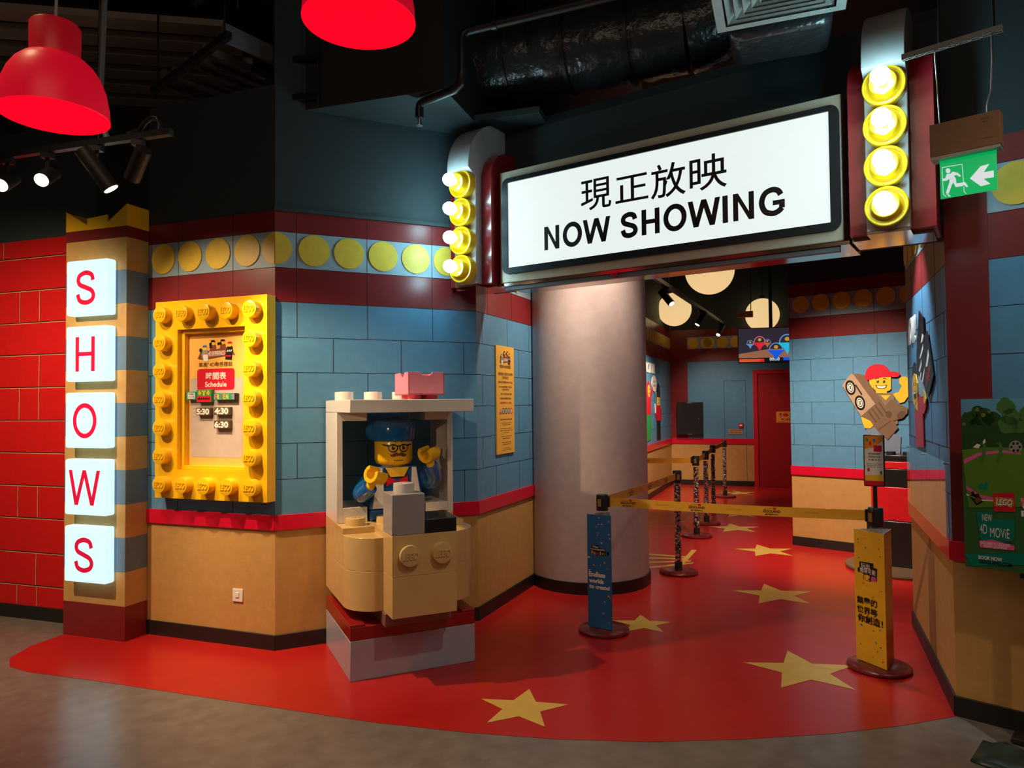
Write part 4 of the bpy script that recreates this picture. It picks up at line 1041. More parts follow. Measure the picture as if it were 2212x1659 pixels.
flat(m, [bs(*a) for a in ((700,985),(860,865),(870,875),(712,1000))], -0.0214, M_CAMD)
m.build('camera_print', mu)

# clapper figure print on the right wall
rwz, _ = frame(RWf, RWn)
cm = thing('wall_cutout', 'flat wall graphic of a laughing red jacketed toy figure holding a film clapper', 'wall graphic', (*RWf, 0), rwz)
def RWp(pts, y, mt, name, th=0.006):
    ar = sum(pts[i][0]*pts[(i+1) % len(pts)][1]-pts[(i+1) % len(pts)][0]*pts[i][1] for i in range(len(pts)))
    if ar < 0: pts = pts[::-1]
    return MB().prism(pts, -y, -y+th, mt, 'y').build(name, cm, smooth=False)
RWp([(0.581,1.634),(0.75,1.613),(0.892,1.626),(0.896,1.561),(0.796,1.512),(0.75,1.521),(0.762,1.309),(0.422,1.288),(0.391,1.526),(0.561,1.578)], 0.010, M_RINK, 'jacket')
RWp([(0.413,1.853),(0.516,1.823),(0.559,1.765),(0.45,1.70),(0.351,1.650),(0.319,1.752),(0.311,1.811)], 0.009, M_INK, 'hair')
RWp([(0.554,1.62),(0.563,1.528),(0.433,1.552),(0.45,1.60)], 0.0125, M_SKIN, 'neck', 0.002)
fc = RWp([(0.436,1.775),(0.524,1.766),(0.574,1.709),(0.573,1.649),(0.52,1.59),(0.434,1.562),(0.37,1.59),(0.345,1.64),(0.341,1.704),(0.38,1.755)], 0.014, M_SKIN, 'face')
m = flatmb()
for x in (0.43, 0.52): flat(m, ell(x, 1.705, 0.012, 0.014), -0.0144, M_INK)
flat(m, [(0.40, 1.655), (0.54, 1.662), (0.52, 1.615), (0.46, 1.60), (0.42, 1.62)], -0.0144, M_INK); flat(m, [(0.41, 1.652), (0.53, 1.658), (0.52, 1.645), (0.42, 1.638)], -0.0147, M_WINK)
m.build('face_print', fc)
RWp([(0.582,1.759),(0.827,1.694),(0.847,1.627),(0.719,1.618),(0.589,1.639)], 0.009, mat('print_pale_blue', (0.30, 0.45, 0.55), 0.5), 'scarf')
cl_ = RWp([(0.718,2.16),(0.884,2.103),(0.906,1.985),(1.018,2.005),(1.21,1.737),(1.013,1.619),(0.817,1.702),(0.728,1.738),(0.567,1.778),(0.569,1.894)], 0.013, M_INK, 'film_clapper')
RWp([(0.85,1.66),(0.91,1.645),(0.95,1.607),(0.90,1.575),(0.84,1.589)], 0.016, M_SKIN, 'hand', 0.003)
m = flatmb()
for q_ in ([(0.837,2.007),(0.903,1.99),(0.845,1.959),(0.773,1.95)], [(0.864,1.943),(0.867,1.909),(0.748,1.859),(0.706,1.861)], [(0.786,1.852),(0.789,1.818),(0.701,1.773),(0.663,1.785)], [(1.058,1.897),(1.085,1.858),(1.013,1.798),(0.94,1.797)], [(0.904,1.799),(0.889,1.762),(0.818,1.707),(0.772,1.717)], [(0.733,1.772),(0.772,1.771),(0.743,1.733),(0.696,1.746)]):
    flat(m, q_, -0.0135, M_WINK)
flat(m, [(1.09,1.822),(1.14,1.79),(0.995,1.69),(0.90,1.665)], -0.0135, M_BROWNI)
text(m, 'TAKE', 0.93, 1.10, 1.715, 1.765, -0.0138, M_RINK)
m.build('clapper_print', cl_)
# the acrylic sheet over the right wall graphic
ash = thing('acrylic_sheet', 'clear acrylic strip above the red rail on the right wall', 'panel', (*RWf, 0), rwz)
MB().box(0.05, 1.565, -0.024, -0.020, 0.886, 1.284, M_CLEAR).build('sheet', ash)
for x in (0.08, 0.8, 1.54): MB().cyl((x, -0.026, 1.27), 0.006, 0.025, M_METAL, 'y', 12).build('fixing', ash)
# raised letters
def wow(par_pts, name, lab, loc, rz, scale=1.0):
    t = thing(name, lab, 'lettering', loc, rz)
    m = MB()
    x0, z0, x1, z1 = par_pts
    text(m, 'WOW!', x0, x1, z0, z1, -0.009, M_WINK, depth=0.008, bold=0.03)
    m.build('letters', t); return t
wl = wow((0.14, 1.98, 0.52, 2.16), 'wall_lettering', 'white cartoon word beside the film clapper on the right wall', (*RWf, 0), rwz)

# queue left wall prints: two toy figures and a speech balloon
clz, _ = frame(clp, clq)
def LWp(t, pts, y, mt, name, th=0.008):
    ar = sum(pts[i][0]*pts[(i+1) % len(pts)][1]-pts[(i+1) % len(pts)][0]*pts[i][1] for i in range(len(pts)))
    if ar < 0: pts = pts[::-1]
    return MB().prism(pts, -y, -y+th, mt, 'y').build(name, t, smooth=False)
g1 = thing('wall_cutout', 'flat wall graphic of a toy figure in red hood and green trousers', 'wall graphic', (*clp, 0), clz)
LWp(g1, [(4.90,1.40),(5.28,1.40),(5.29,1.16),(5.24,0.98),(4.92,0.96)], 0.011, M_GREENI, 'trousers')
LWp(g1, [(4.90,1.74),(4.96,1.88),(5.06,1.96),(5.16,1.94),(5.24,1.86),(5.25,1.76),(5.42,1.86),(5.45,1.94),(5.50,1.93),(5.46,1.80),(5.30,1.66),(5.29,1.38),(4.92,1.38)], 0.010, M_RINK, 'hooded_top')
hf = LWp(g1, [(5.02,1.86),(5.10,1.90),(5.18,1.88),(5.215,1.79),(5.17,1.70),(5.09,1.68),(5.03,1.73)], 0.013, M_SKIN, 'face')
m = flatmb()
for x in (5.08, 5.15): flat(m, ell(x, 1.82, 0.013, 0.016), -0.0134, M_INK)
flat(m, [(5.06, 1.76), (5.17, 1.765), (5.12, 1.73)], -0.0134, M_INK); m.build('face_print', hf)
g2 = thing('wall_cutout', 'flat wall graphic of a toy guard in red coat and tall black hat', 'wall graphic', (*clp, 0), clz)
LWp(g2, [(5.84,1.30),(6.16,1.29),(6.18,0.93),(5.83,0.95)], 0.010, M_INK, 'trousers')
LWp(g2, [(5.85,1.55),(6.15,1.56),(6.28,1.46),(6.30,1.30),(6.18,1.27),(5.82,1.28),(5.70,1.40)], 0.012, M_RINK, 'coat')
gf = LWp(g2, [(5.88,1.72),(6.12,1.71),(6.12,1.55),(5.90,1.55)], 0.013, M_SKIN, 'face')
m = flatmb()
for x in (5.95, 6.05): flat(m, ell(x, 1.65, 0.014, 0.016), -0.0134, M_INK)
flat(m, [(5.94, 1.60), (6.06, 1.60), (6.0, 1.58)], -0.0134, M_INK); m.build('face_print', gf)
LWp(g2, [(5.86,1.70),(6.14,1.69),(6.16,1.78),(6.11,1.89),(6.01,1.95),(5.91,1.90),(5.85,1.79)], 0.015, M_INK, 'bearskin_hat')
LWp(g2, [(5.66,1.42),(5.72,1.42),(5.71,1.58),(5.66,1.58)], 0.013, M_WINK, 'fork')
sbn = thing('speech_balloon', 'white speech balloon on the queue wall above the red coated guard', 'wall graphic', (*clp, 0), clz)
bb_ = LWp(sbn, ell(5.62, 1.93, 0.22, 0.14, 24) + [], 0.010, M_WINK, 'balloon')
m = flatmb(); flat(m, [(5.66, 1.82), (5.76, 1.83), (5.84, 1.70)], -0.0101, M_WINK)
text(m, 'TAKE ME TO', 5.50, 5.74, 1.94, 1.98, -0.0106, M_INK); text(m, 'THE STUDIO!', 5.50, 5.74, 1.87, 1.91, -0.0106, M_INK); m.build('lettering', bb_)
t = thing('wall_lettering', 'white cartoon word high on the queue left wall above the balloon', 'lettering', (*clp, 0), clz)
m = MB(); text(m, 'ACTION!', 4.85, 5.66, 2.10, 2.27, -0.010, M_WINK, depth=0.009, bold=0.03); m.build('letters', t)

# ------------------------------------------------------------ back wall fittings
bkz = R(-19.5); BK = (*clq, 0)
t = thing('wall_cabinet', 'black wall cabinet with two pale latches on the back wall', 'cabinet', BK, bkz)
MB().box(0.124, 0.611, -0.11, -0.002, 0.97, 1.60, M_BLKP).build('body', t, bevel=0.004)
dr = MB().box(0.13, 0.605, -0.122, -0.111, 0.976, 1.594, M_BLKP).build('door', t, bevel=0.003)
for z in (0.978, 1.578): MB().box(0.325, 0.41, -0.127, -0.122, z, z+0.014, M_METAL).build('latch', dr)
MB().cyl((0.535, -0.122, 1.28), 0.009, -0.008, M_METAL, 'y', 16).build('lock', dr)
o = MB(); 
for b in ((1.0, 1.006, 0.102, 2.006), (1.395, 1.401, 0.102, 2.006), (1.0, 1.401, 2.0, 2.006)): o.box(b[0], b[1], -0.0018, 0.0, b[2], b[3], M_JOINT)
o.build('door_2', loc=BK, rotz=bkz, kind='structure')
t = thing('alarm_button', 'small round red alarm call point beside the flush panel door', 'call point', BK, bkz)
MB().box(1.262, 1.341, -0.03, -0.001, 1.111, 1.196, M_RINK).build('box', t, bevel=0.006); MB().box(1.277, 1.326, -0.034, -0.0305, 1.14, 1.167, M_WINK).build('press_plate', t)
t = thing('wall_plaque', 'small brass coloured plaque under the red alarm call point', 'plaque', BK, bkz)
pq = MB().box(1.077, 1.329, -0.01, -0.002, 0.984, 1.083, mat('plaque_brass', (0.55, 0.36, 0.22), 0.35, metal=0.4)).build('plate', t)
m = flatmb(); text(m, '消防喉轆', 1.10, 1.31, 1.045, 1.073, -0.0106, M_BROWNI); text(m, 'FIRE HOSE REEL', 1.10, 1.31, 1.005, 1.03, -0.0106, M_BROWNI); m.build('lettering', pq)
m = MB()
for b in ((1.53, 1.61, 0, 2.2), (2.56, 2.64, 0, 2.2), (1.61, 2.56, 2.12, 2.2)): m.box(b[0], b[1], -0.045, 0, b[2], b[3], mat('door_frame_red', (0.55, 0.012, 0.03), 0.35))
m.build('trim_22', loc=BK, rotz=bkz, kind='structure', bevel=0.003)
d1 = MB().box(1.613, 2.557, -0.022, -0.002, 0.004, 2.118, M_DOORR).build('door_1', loc=BK, rotz=bkz, kind='structure', bevel=0.003)
MB().cyl((2.48, -0.07, 1.0), 0.012, 0.05, M_METAL, 'y', 14).build('door_handle', d1)
t = thing('door_sign', 'yellow sign with two toy figures on the red door', 'sign', BK, bkz)
dsg = MB().box(1.933, 2.26, -0.030, -0.0225, 1.205, 1.41, M_ORANGEI).build('plate', t)
m = flatmb()
flat(m, ell(2.10, 1.345, 0.05, 0.028), -0.0306, M_RINK)
for x, mt_ in ((2.01, M_PINKI), (2.19, M_TEALI)): flat(m, ell(x, 1.365, 0.02, 0.02), -0.0306, M_BROWNI); flat(m, [(x-0.03, 1.30), (x+0.03, 1.30), (x+0.02, 1.345), (x-0.02, 1.345)], -0.0306, mt_)
text(m, '員工通道', 2.02, 2.18, 1.245, 1.285, -0.0306, M_INK, bold=0.01); text(m, 'Team Members Only', 1.96, 2.24, 1.218, 1.234, -0.0306, M_INK)
m.build('sign_print', dsg)
# hanging screen
tv = thing('television', 'wall screen showing coloured gem shapes over a 00:00 timer', 'screen', (3.926, 12.35, 2.265), R(-12))
MB().box(0, 1.12, 0.0, 0.05, 0, 0.61, M_BLKP).build('case', tv, bevel=0.005)
MB().box(0.5, 0.62, 0.05, 0.11, 0.25, 0.36, M_BLKM).build('bracket', tv)
MB().cyl((0.56, 0.09, 0.36), 0.03, 2.07, M_BLKM, 'z', 14).build('drop_pole', tv)
m = flatmb()
sx = lambda a: (a-1345)*0.001264; szz = lambda b: (1415-b)*0.001264
TVS = {'bg': (0.03, 0.022, 0.035), 'floor': (0.30, 0.13, 0.07), 'lb': (0.10, 0.30, 0.62), 'red': (0.75, 0.02, 0.03), 'or': (0.45, 0.12, 0.05), 'cy': (0.02, 0.48, 0.72), 'bl': (0.01, 0.10, 0.80), 'w': (0.75, 0.8, 0.85), 'bar': (0.62, 0.09, 0.03), 'bk': (0.006, 0.006, 0.007), 'pk': (0.72, 0.14, 0.2), 'sk': (0.55, 0.30, 0.05)}
tvm = {k: screen('screen_'+k, v, 0.75) for k, v in TVS.items()}
flat(m, [(0.012, 0.012), (1.108, 0.012), (1.108, 0.598), (0.012, 0.598)], -0.001, tvm['bg'])
flat(m, [(0.012, 0.09), (1.108, 0.09), (1.108, 0.245), (0.5, 0.235), (0.012, 0.16)], -0.0014, tvm['floor'])
flat(m, [(0.012, 0.012), (1.108, 0.012), (1.108, 0.085), (0.012, 0.085)], -0.0017, tvm['bk'])
flat(m, [(0.02, 0.02), (0.42, 0.02), (0.42, 0.072), (0.02, 0.072)], -0.0021, tvm['bar']); flat(m, [(0.36, 0.02), (0.43, 0.02), (0.43, 0.072), (0.36, 0.072)], -0.0024, tvm['red'])
flat(m, [(0.74, 0.04), (1.10, 0.04), (1.10, 0.092), (0.74, 0.092)], -0.0024, tvm['bl'])
text(m, '00:00', sx(1755), sx(1885), szz(1387), szz(1345), -0.0024, tvm['w'], bold=0.02)
for cx, cy, s, c in ((1507,1150,48,'lb'), (1630,1135,82,'red'), (1730,1140,48,'or'), (1985,1145,110,'cy'), (1840,1245,98,'bl')):
    cx, cz, r = sx(cx), szz(cy), s*0.001264
    ring_o = ell(cx, cz, r*0.95, r*1.05, 16, 0, PI); ring_i = ell(cx, cz, r*0.82, r*0.92, 16, 0, PI)
    for k in range(16): m.face([(ring_i[k][0], -0.0026, ring_i[k][1]), (ring_o[k][0], -0.0026, ring_o[k][1]), (ring_o[k+1][0], -0.0026, ring_o[k+1][1]), (ring_i[k+1][0], -0.0026, ring_i[k+1][1])], tvm['pk'] if c == 'red' else tvm['lb'])
    flat(m, [(cx-r*1.15, cz), (cx+r*1.15, cz), (cx+r*0.35, cz-r*0.75), (cx, cz-r*1.45), (cx-r*0.35, cz-r*0.75)], -0.003, tvm[c])
    flat(m, ell(cx, cz+r*0.45, r*0.28, r*0.25), -0.0028, tvm['sk'])
m.build('picture', tv)

# ------------------------------------------------------------ queue room ceiling
for i, (x, y, z, lab) in enumerate(((2.52, 9.0, 3.27, 'large warm glowing globe lamp cut off by the sign, nearest in the queue room'), (2.985, 13.0, 3.30, 'warm glowing globe lamp at left behind the track rail'), (4.66, 13.2, 3.21, 'warm glowing globe lamp above the wall screen'))):
    g = thing('globe_lamp', lab, 'lamp', (x, y, z), 0, 'globe lamps of the queue room')
    MB().sphere((0, 0, 0), 0.305, M_GLOBE, 40).build('globe', g); MB().cyl((0, 0, 0.295), 0.05, 0.06, M_BLKM, 'z', 20).build('cap', g); MB().cyl((0, 0, 0.35), 0.008, 4.70-z-0.355, M_BLKM, 'z', 8).build('rod', g)
tr = thing('light_track', 'black ceiling track crossing the queue room beside the globes', 'light track', (0, 0, 0))
MB().bar((1.50, 7.9, 3.06), (3.90, 13.15, 3.06), 0.045, 0.05, M_BLKM).build('rail', tr)
for p in ((1.9, 8.78), (3.5, 12.27)): MB().cyl((p[0], p[1], 3.085), 0.008, 1.61, M_BLKM, 'z', 8).build('hanger', tr)
def tspot(name, lab, loc, direction, mlens, ln=0.2, r=0.04, grp=None):
    t = thing(name, lab, 'spotlight', loc, 0, grp)
    d = Vector(direction).normalized(); c = Vector((0, 0, -0.13))
    a = c - d*ln*0.5; b = c + d*ln*0.5
    MB().tube([a, b], r, M_BLKM, 24).build('can', t)
    l = MB().tube([b - d*0.002, b + d*0.003], r*0.86, mlens, 24).build('lens', t)
    m = MB(); m.box(-0.03, 0.03, -0.02, 0.02, -0.03, 0.0, M_BLKM); m.bar((0, 0, -0.03), tuple(c), 0.02, 0.012, M_BLKM); m.build('yoke', t)
    return t
for (x, y, dv, lab) in ((1.93, 8.83, (0.4, -0.5, -0.7), 'queue room spotlight in front of the left globe lamp'), (2.95, 11.06, (-0.5, -0.1, -0.8), 'narrow queue room spotlight midway along the track'), (3.80, 12.93, (-0.5, -0.45, -0.75), 'queue room spotlight at the far end of the track')):
    tspot('track_spotlight', lab, (x, y, 3.034), dv, screen('lens_soft', (0.9, 0.85, 0.8), 1.2), 0.24, 0.045, 'spotlights on the queue track')
t = thing('ceiling_box', 'small grey box hanging in front of the globe lamp over the screen', 'ceiling box', (3.36, 10.6, 2.86), R(-20))
MB().box(0, 0.23, 0, 0.1, 0, 0.085, M_CARD).build('box', t, bevel=0.003); MB().cyl((0.2, 0.05, 0.085), 0.006, 1.75, M_BLKM, 'z', 8).build('rod', t)

# ------------------------------------------------------------ hall ceiling: duct, pipes, beam, tray, ribs
bm_ = MB()
ba = R(-17.5); o_ = Vector((-1.60, 4.872)); 
bm_.box(0, 1.24, 0.0, 1.6, 3.62, 4.7, M_CEIL); bm_.box(0, 1.24, 0.0, 1.6, 3.615, 3.62, M_UPPER); bm_.box(1.24, 1.72, 0.55, 1.7, 3.615, 3.66, M_UPPER); bm_.build('ceiling_beam', loc=(o_.x, o_.y, 0), rotz=ba, kind='structure')
t = thing('air_duct', 'black wrapped air duct running above the marquee sign', 'duct', (0, 0, 0))
d = Vector((math.cos(R(-20)), math.sin(R(-20)), 0)); p0 = Vector((-0.20, 5.28, 4.12))
m = MB(); pth = [p0 + d*(1.5*k/24.0) for k in range(25)]; rr = [0.28 + 0.006*math.sin(k*2.3) + 0.005*math.sin(k*5.1) for k in range(25)]
m.tube(pth, rr, M_WRAP, 40); m.build('duct_body', t)
m = MB(); e = pth[-1]; m.tube([e, e + d*0.15 + Vector((0, 0, 0.02)), e + d*0.27 + Vector((0, 0, 0.10)), e + d*0.33 + Vector((0, 0, 0.25)), e + d*0.34 + Vector((0, 0, 0.5))], [0.285, 0.285, 0.28, 0.27, 0.26], M_WRAP, 40); m.build('elbow', t)
for k in (4, 11, 18): MB().tube([pth[k] - d*0.012, pth[k] + d*0.012], 0.298, M_BLKM, 40).build('strap', t)
MB().tube([p0 + d*0.35 + Vector((0.0, -0.30, -0.05)), p0 + d*0.35 + Vector((0.0, -0.30, 0.575))], 0.008, M_BLKM, 8).build('hanger_rod', t)
t = thing('sprinkler_pipe', 'black sprinkler pipe bending down to a sprinkler head left of the duct', 'pipe', (0, 0, 0))
m = MB(); m.tube([(0.95, 3.84, 3.92), (0.37, 4.10, 3.92), (-0.24, 4.36, 3.92), (-0.283, 4.374, 3.905), (-0.29, 4.375, 3.87), (-0.29, 4.375, 3.66), (-0.30, 4.385, 3.60), (-0.34, 4.42, 3.575), (-0.56, 4.60, 3.575), (-0.585, 4.62, 3.565), (-0.59, 4.625, 3.54), (-0.59, 4.625, 3.48)], 0.028, M_BLKM, 16); m.build('pipe', t)
m = MB(); m.cyl((-0.59, 4.625, 3.44), 0.012, 0.045, M_METAL, 'z', 14); m.cyl((-0.59, 4.625, 3.43), 0.022, 0.006, M_METAL, 'z', 18); m.build('sprinkler_head', t)
MB().tube([(-0.1, 4.30, 3.92), (-0.07, 4.287, 3.92)], 0.034, M_BLKM, 14).build('clamp', t); MB().cyl((-0.085, 4.294, 3.95), 0.006, 0.745, M_BLKM, 'z', 8).build('rod', t)
# air diffuser
t = thing('air_vent', 'square grey louvred ceiling air diffuser at top right', 'vent', (1.077, 3.625, 3.5), R(-21))
def vent_ring(mb, a, b, z0, z1, mt):
    """square ring between half sizes a (low) and b (high)"""
    c = 0.3
    for k in range(4):
        M = Matrix.Rotation(PI/2*k, 3, 'Z')
        q = [Vector((-a, -a, z0)), Vector((a, -a, z0)), Vector((b, -b, z1)), Vector((-b, -b, z1))]
        mb.face([Vector((c, -c, 0)) + M @ v for v in q], mt)
m = MB(); m.recalc = False
for k in range(4):
    M = Matrix.Rotation(PI/2*k, 3, 'Z'); q = [Vector((-0.3, -0.3, 0)), Vector((0.3, -0.3, 0)), Vector((0.255, -0.255, 0)), Vector((-0.255, -0.255, 0))]
    m.face([Vector((0.3, -0.3, 0)) + M @ v for v in q][::-1], M_GALV)
vent_ring(m, 0.3, 0.3, 0.0, 0.03, M_GALV); fv = m.build('rim', t, smooth=False)
m = MB(); m.recalc = False
for k in range(6):
    a = 0.245 - 0.04*k; vent_ring(m, a, a-0.034, 0.0, 0.034, M_GALV)
    for j in range(4):
        M = Matrix.Rotation(PI/2*j, 3, 'Z'); q = [Vector((-a, -a, 0)), Vector((a, -a, 0)), Vector((a-0.004, -a+0.004, -0.001)), Vector((-a+0.004, -a+0.004, -0.001))]
        m.face([Vector((0.3, -0.3, 0)) + M @ v for v in q], M_METAL)
m.build('louvres', t, smooth=False)
m = MB(); m.box(0.02, 0.58, -0.58, -0.02, 0.036, 0.25, M_BLKM); m.build('plenum', t)
m = MB(); m.box(0.05, 0.55, 0.04, 0.42, -0.02, 0.55, M_WRAP); m.build('wrapped_duct', t, bevel=0.05)
MB().cyl((0.3, -0.3, 0.25), 0.16, 0.94, M_WRAP, 'z', 24).build('riser', t)
# cable tray and hangers at left
t = thing('cable_tray', 'dark metal cable tray with strut hangers at upper left', 'cable tray', (0, 0, 0))
dv_ = Vector((-0.02, 0.0, 0)); 
def line(p, q, r=0.02, mt=M_DMETAL, wz=0.04, name='rail'): return MB().bar(p, q, r*2, wz, mt).build(name, t)
line((-2.687, 5.31, 3.98), (-1.79, 4.50, 3.98), 0.02, M_BLKM, 0.045, 'strut')
line((-2.05, 4.56, 4.22), (-1.55, 4.10, 4.22), 0.02, M_BLKM, 0.045, 'strut')
u1 = Vector((0.50, 0.866, 0))
for k, f in enumerate((0.05, 0.22, 0.42, 0.55, 0.68, 0.96)):
    a = Vector((-2.60, 5.23, 4.03)).lerp(Vector((-1.82, 4.53, 4.03)), f)
    b = a + Vector((0.55, 0.80, 0.0)) * (0.45 + 0.4*f)
    line(a, b, 0.008 if 0 < k < 5 else 0.012, M_DMETAL, 0.05 if 0 < k < 5 else 0.12, 'tray_side' if k in (0, 5) else 'duct_rail')
for p in ((-2.62, 5.25), (-1.84, 4.55), (-1.6, 4.15)): MB().cyl((p[0], p[1], 3.95), 0.007, 0.75, M_BLKM, 'z', 8).build('hanger_rod', t)
t = thing('pipe_bracket', 'two black strut brackets with threaded rod on the beam end', 'bracket', (0, 0, 0))
for z in (3.69, 3.95): MB().bar((-1.62, 4.83, z), (-1.28, 4.74, z), 0.04, 0.04, M_BLKM).build('strut', t)
MB().cyl((-1.29, 4.742, 3.6), 0.006, 1.095, M_BLKM, 'z', 8).build('rod', t)
for k in range(6):
    y = 4.50 + 0.30*k
    t = thing('ceiling_batten', 'long dark ceiling batten, ' + ('nearest', 'second nearest', 'third nearest', 'fourth nearest', 'fifth nearest', 'farthest')[k] + ' of six at upper left', 'batten', (-7.0, y+0.01, 4.5), R(10), 'ceiling battens')
    MB().box(0, 4.9, 0, 0.17, 0, 0.05, mat('batten_grey', (0.34, 0.30, 0.28), 0.7)).build('board', t); MB().box(2.0, 2.06, 0.05, 0.11, 0.05, 0.2, M_BLKM).build('hanger', t)

# pendant lamps
def pendant(lab, loc):
    t = thing('pendant_lamp', lab, 'pendant lamp', loc, 0, 'red pendant lamps')
    k = 1.0
    pr = [(0.208, 0.0), (0.204, 0.06), (0.193, 0.12), (0.175, 0.17), (0.150, 0.212), (0.122, 0.24), (0.096, 0.252)]
    m = MB(); m.recalc = False
    m.lathe(pr, (0, 0, 0), M_PEND, 'z', 64); m.f = m.f[:-2]; m.m = m.m[:-2]
    sh_ = m.build('shade', t)
    m = MB(); m.recalc = False; pi_ = [(r-0.004, z+0.001) for r, z in pr]
    m.lathe(pi_, (0, 0, 0), M_PENDIN, 'z', 64); m.f = [f[::-1] for f in m.f[:-2]]; m.m = m.m[:-2]
    m.lathe([(0.094, 0.252), (0.0, 0.252)], (0, 0, 0), M_PENDIN, 'z', 64)
    m.build('shade_lining', sh_)
    m = MB(); m.lathe([(0.208, -0.001), (0.2085, 0.002), (0.204, 0.002), (0.204, -0.001), (0.208, -0.001)], (0, 0, 0), M_PENDIN, 'z', 64); m.build('rim', sh_)
    MB().lathe([(0.095, 0.251), (0.096, 0.385), (0.090, 0.395), (0.0, 0.397)], (0, 0, 0), M_PENDNECK, 'z', 48).build('neck', t)
    MB().tube([(0, 0, 0.396), (0.006, 0, 0.6), (-0.004, 0, 0.9), (0, 0, 4.695-loc[2])], 0.006, mat('cord_grey', (0.35, 0.3, 0.28), 0.5), 8).build('cord', t)
    return t
pendant('red dome pendant lamp with a tall neck at upper left', (-1.935, 3.0, 2.84))
pendant('red dome pendant lamp cut off by the top of the photo', (-0.557, 2.62, 3.03))

# track with warm spotlights
t = thing('light_track', 'black spotlight track hanging at left above the lit cubes', 'light track', (0, 0, 0))
T0, T1 = Vector((-3.25, 4.16, 3.05)), Vector((-1.785, 3.72, 3.05))
tdir = (T1-T0).normalized()
MB().bar(T0, T1, 0.036, 0.034, M_BLKM).build('rail', t)
m = MB(); e = T1 - tdir*0.08
m.tube([e + Vector((0, 0, 0.015)), e + Vector((0.005, 0, 0.05)), e + Vector((-0.01, 0.0, 0.085)), e - tdir*0.05 + Vector((0, 0, 0.092)), e - tdir*0.09 + Vector((0, 0, 0.07)), e - tdir*0.13 + Vector((0, 0, 0.03)), e - tdir*0.2 + Vector((0, 0, 0.02))], 0.014, M_BLKM, 12); m.build('feed_cable', t)
m = MB(); ct = T1 - tdir*0.42
m.tube([ct + Vector((0, 0, 0.0)), ct + Vector((-0.03, 0, 0.1)), ct + Vector((-0.045, 0, 0.2)), ct + Vector((-0.02, 0, 0.9)), ct + Vector((-0.02, 0, 1.63))], 0.016, M_DMETAL, 12); m.build('conduit', t)
MB().cyl((ct.x-0.05, ct.y, ct.z+0.01), 0.005, 1.63, M_BLKM, 'z', 8).build('hanger_rod', t)
sp = [(0.286, (0.10, -0.80, -0.55), M_SPOTLIT, 'lit spotlight facing forward, leftmost whole one on the hall track', 0.15),
      (0.585, (0.10, -0.80, -0.55), M_SPOTLIT, 'lit spotlight facing forward, second on the hall track from left', 0.15),
      (0.935, (0.50, 0.25, -0.80), M_SPOTLIT, 'tilted spotlight can aimed down right on the hall track', 0.24),
      (1.215, (-0.55, 0.45, -0.62), M_BLKP, 'dark unlit spotlight can nearest the right end of the hall track', 0.19)]
for s, dv2, ml, lab, ln in sp:
    tspot('track_spotlight', lab, tuple(T0 + tdir*(s+0.10) - Vector((0, 0, 0.018))), dv2, ml, ln, 0.045 if ln > 0.2 else 0.042, 'spotlights on the hall track')

# exit sign with cardboard box
ea = R(-42); eo = (1.775, 2.945)
t = thing('exit_sign', 'green running man exit sign with arrow hanging under a brown box', 'exit sign', (eo[0], eo[1], 0), ea)
bxm = MB().box(-0.012, 0.232, -0.045, 0.03, 2.60, 2.735, M_CARD).build('box', t, bevel=0.002)
MB().box(-0.010, 0.230, -0.043, 0.028, 2.588, 2.6, M_GALV).build('tray', t)
pl = MB().box(0.016, 0.212, -0.011, -0.003, 2.43, 2.587, M_EXIT).build('panel', t)
m = flatmb(); XE = lambda x: 0.016+(x-815)/433*0.196; 
def ZE(x, y):
    fx = (x-815)/433; yt_, yb_ = 760-fx*88, 1022-fx*68; return 2.587-(y-yt_)/(yb_-yt_)*0.157
def ep(pts, mt, y=-0.0116): flat(m, [(XE(a), ZE(a, b)) for a, b in pts], y, mt)
ep([(1047,877),(1130,790),(1195,773),(1152,832),(1225,820),(1225,868),(1150,880),(1198,915),(1128,932)], M_EXITW)
for a, b in (((833,803),(990,777)), ((990,777),(998,905)), ((833,803),(838,990)), ((838,990),(860,1005)), ((998,935),(1000,970)), ((1000,970),(1015,985))):
    dx, dy = b[0]-a[0], b[1]-a[1]; l = math.hypot(dx, dy); nx, ny = -dy/l*2.2, dx/l*2.2
    ep([(a[0]-nx, a[1]-ny), (b[0]-nx, b[1]-ny), (b[0]+nx, b[1]+ny), (a[0]+nx, a[1]+ny)], M_EXITW)
ep([(880+18*math.cos(2*PI*k/20), 824+18*math.sin(2*PI*k/20)) for k in range(20)], M_EXITW, -0.0119)
ep([(868,848),(900,843),(918,830),(955,838),(980,858),(970,866),(945,852),(925,858),(940,880),(942,912),(990,906),(992,930),(935,938),(920,905),(905,925),(880,985),(858,982),(888,905),(890,880),(862,895),(836,895),(836,882),(856,878)], M_EXITW)
ep([(988,905),(1010,903),(1032,935),(1018,938),(1000,922),(990,928)], M_EXITW, -0.0118); ep([(858,985),(885,992),(898,1002),(880,1004)], M_EXITW, -0.0118)
m.build('pictogram', pl)
m = MB(); m.tube([(0.02, -0.005, 2.735), (0.012, -0.005, 2.95), (0.008, -0.005, 3.0545)], 0.003, M_METAL, 8); m.build('hanger_wire', t)
m = MB(); m.tube([(0.185, -0.005, 2.735), (0.185, -0.005, 2.775), (0.20, -0.005, 2.83), (0.207, -0.005, 2.95), (0.207, -0.005, 3.0545)], 0.0035, M_METAL, 8); m.build('hanger_wire', t)
m = flatmb(); text(m, 'EM-02', 0.17, 0.195, 2.708, 2.715, -0.0456, M_INK); text(m, 'B12', 0.175, 0.19, 2.695, 2.703, -0.0456, M_INK); text(m, 'FIRE EXIT SIGN BOX', 0.17, 0.21, 2.63, 2.635, -0.0456, M_INK); m.build('box_marks', bxm)
